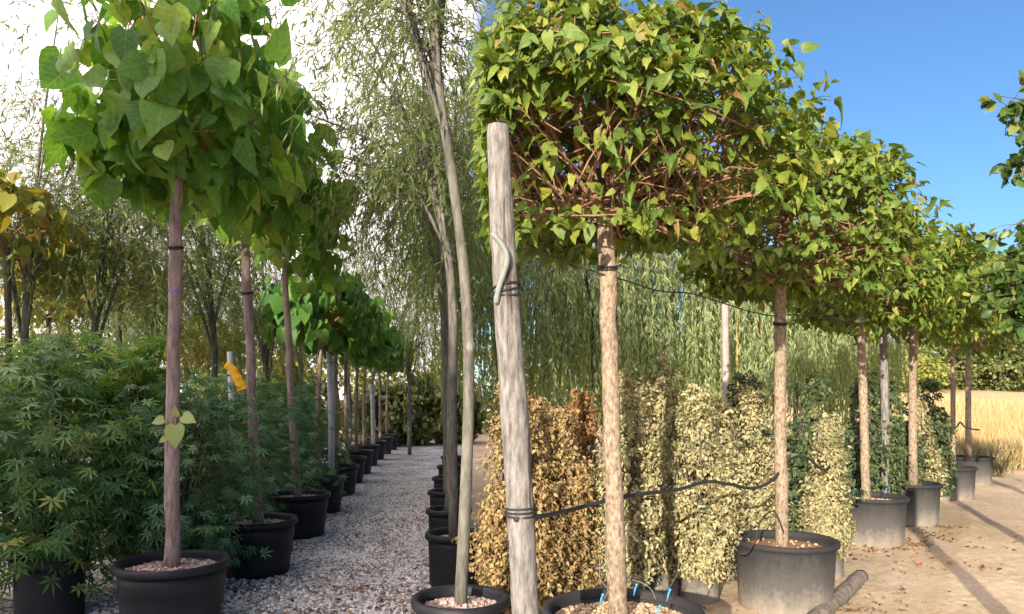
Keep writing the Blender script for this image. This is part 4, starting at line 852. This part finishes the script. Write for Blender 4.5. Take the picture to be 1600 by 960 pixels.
for q in range(90):
    d = unit(N(size=3) * np.array([1, 1, .9])); e = np.array([0.25, 0.1, 3.3]) + d * np.array([0.95, 1.2, 1.6]) * U(.6, 1)
    wx = e + ab
    if 800 + F_PX * wx[0] / wx[1] < (1605 if wx[2] > 2.7 else 1585): continue
    spray((0.03, 0, U(1.8, 4.2)), e, 36, .1)
build('limbs', g, M['bark_dark'], root)
p = np.concatenate(lp_); t = np.concatenate(lt_); build('foliage', scatter(oval(.36, .1, .2), frames(t, N(size=(len(p), 3)) + (0, -.3, .5)), U(.075, .13, len(p)), p), M['alder'], root, kind='stuff')

# ------------------------------------------------------------------ far trees, dry grass
def far_tree(loc, r, h, mat, label, group, n=2600, leaf=(.16, .34)):
    root = empty('far_tree', loc, label, 'tree', group); build('trunk', tube([(0, 0, 0), (.1, 0, h * .3), (0, 0, h * .6)], [.16, .12, .06], 7), M['bark_dark'], root)
    ncl = 60; d = unit(N(size=(ncl, 3))); d[:, 2] = d[:, 2] * .95; cl = np.stack([d[:, 0] * r, d[:, 1] * r, h * .52 + d[:, 2] * h * .46], -1) * np.append(np.ones(2), 1) * U(.7, 1, (ncl, 1)) ** np.array([1, 1, .3])
    k = rng.integers(0, ncl, n); p = cl[k] + N(size=(n, 3)) * r * .13
    p[:, 2] = np.abs(p[:, 2])
    o = unit(p - (0, 0, h * .4)); build('foliage', scatter(oval(.4, .1, .2), frames(o + N(size=(n, 3)) * .7 - (0, 0, .4), o + N(size=(n, 3)) * .5), U(*leaf, n), p), M[mat], root, kind='stuff')
    return root
FT = [(1395, 60, 'far_gold', 2.6, 3.9), (1430, 58, 'far_gold', 1.9, 3.0), (1456, 62, 'far_tree', 2.3, 5.6), (1486, 60, 'far_tree', 2.1, 4.6), (1512, 64, 'far_gold', 1.8, 3.3), (1538, 62, 'far_tree', 2.0, 4.4), (1562, 60, 'far_tree', 2.3, 5.0), (1590, 63, 'far_tree', 1.8, 3.2), (1622, 62, 'far_tree', 3.8, 4.8), (1355, 62, 'far_tree', 3.5, 4.6)]
fp = {}
for k, (px, y, mt, r, h) in enumerate(FT):
    x = (px - 800) * y / F_PX; z = float(field_z(np.array(x), np.array(y))) - 0.05; lab = f'rounded {"yellowish" if mt == "far_gold" else "green"} tree beyond the dry field, {ORD[k % 10] if px > 1390 and px < 1600 else "half hidden at the " + ("left" if px < 1390 else "right edge")} from the left'.replace('edge from the left', 'edge')
    o = far_tree((x, y, z), r, h, mt, lab, 'trees beyond the dry field', 3200)
LB = [(-6.5, 27, 'far_gold', 2.2, 4.2), (-4.2, 29, 'far_gold', 2.0, 3.6), (-9.5, 28, 'far_tree', 2.4, 4.6), (-13, 27, 'far_gold', 2.4, 4.4), (-17, 27, 'far_tree', 2.6, 4.6), (-20.5, 29, 'far_gold', 2.6, 4.8), (-1.5, 33, 'far_tree', 2.4, 4.2), (1.5, 24, 'far_tree', 2.2, 3.8), (5, 25, 'far_tree', 2.3, 3.8), (-7.6, 22, 'far_gold', 1.6, 3.0), (-12, 21, 'far_gold', 1.7, 3.2), (-3.1, 24.5, 'far_tree', 1.0, 2.3), (-2.0, 25.5, 'far_tree', 0.9, 2.0), (-4.3, 24.0, 'far_tree', 0.9, 1.9)]
LBN = ['tree far behind the fifth and sixth trunks of the left row', 'tree far behind the last trunks of the left row', 'tree far behind the second tree of the left row', 'tree far behind, just left of the nearest trunk', 'tree far behind, near the left edge', 'tree far behind, cut by the left edge', 'tree glimpsed behind the front willow trunks', 'tree behind the weeping willows, left', 'tree behind the weeping willows, centre', 'small tree behind the second trunk of the left row', 'small tree behind the tall grey willow trunk', 'bush closing the far end of the gravel path', 'bush right of the far end of the gravel path', 'bush left of the far end of the gravel path']
for k, (x, y, mt, r, h) in enumerate(LB):
    far_tree((x, y, 0), r, h, mt, ('yellow-green ' if mt == 'far_gold' else 'green ') + LBN[k], 'trees behind the nursery rows', 2600, (.12, .24))
n = 24000; yy = 15.5 + 26 * U(size=n) ** 1.6; xx = yy * U(0.52, 0.85, n)
zz = field_z(xx, yy); R = frames(np.stack([N(size=n) * .35, N(size=n) * .35, np.ones(n)], -1), N(size=(n, 3)))
tag(build('dry_grass', scatter(blade(0.018, 0.25), R, U(.25, .75, n), np.stack([xx, yy, zz], -1)), M['straw'], kind='stuff'), 'tall dry straw-coloured grass along the edge of the field', 'dry grass')
n = 5200; k = rng.integers(0, 26, n); cx = U(8.0, 12.5, 26); cy = U(14.2, 17.5, 26); xx = cx[k] + N(size=n) * .16; yy = cy[k] + N(size=n) * .16
R = frames(np.stack([N(size=n) * .4, N(size=n) * .4, np.ones(n)], -1), N(size=(n, 3)))
tag(build('weeds', scatter(blade(0.03, 0.3), R, U(.2, .7, n), np.stack([xx, yy, np.maximum(field_z(xx, yy), 0)], -1)), M['weed'], kind='stuff'), 'grey-green dried weeds at the foot of the field', 'weeds')

# ------------------------------------------------------------------ what stands beside and behind the camera: two poles and an unseen row of poplars added to shade the left rows
for (x, y, h, r, lab) in ((2.52, 2.75, 2.0, 0.075, 'wooden pole out of frame right of the track'), (4.2, 4.6, 2.0, 0.07, 'wooden pole out of frame further right')):
    tag(build('wooden_pole', tube(smooth_path([(0, 0, 0), (.01, 0, h / 2), (0, .02, h)], 10), np.linspace(r, r * .85, 10), 12, .02), M['post'], loc=(x, y, 0)), lab, 'pole')
def shade_poplar(loc, H, label):
    root = empty('shade_poplar', loc, label, 'tree', 'unseen poplars added for shade'); build('trunk', tube([(0, 0, 0), (0, 0, H * .5), (0, 0, H * .93)], [.2, .14, .03], 10), M['bark_dark'], root)
    n = 11000; z = 0.4 + (H - .4) * U(size=n); f = z / H; r = 1.35 * np.clip(np.minimum(f * 6 + .5, (1 - f) * 3.2 + .1), 0, 1); a = U(0, 6.283, n); q = np.sqrt(U(size=n))
    p = np.stack([r * q * np.cos(a), r * q * np.sin(a), z], -1)
    build('foliage', scatter(oval(.42, .1, .2), rand_frames(n), U(.22, .36, n), p), M['shade_poplar'], root, kind='stuff'); return root
pr = None
for k in range(8):
    loc = (-6.5 - 1.05 - 0.9386 * 1.5 * k, -10.8 + 0.4 + 0.345 * 1.5 * k, 0)
    lab = f'tall unseen tree added behind the camera to shade the left rows, {ORD[k]} from the track'
    if pr is None: pr = shade_poplar(loc, 7.6, lab)
    else: copy_tree(pr, loc, k * 1.9, lab)
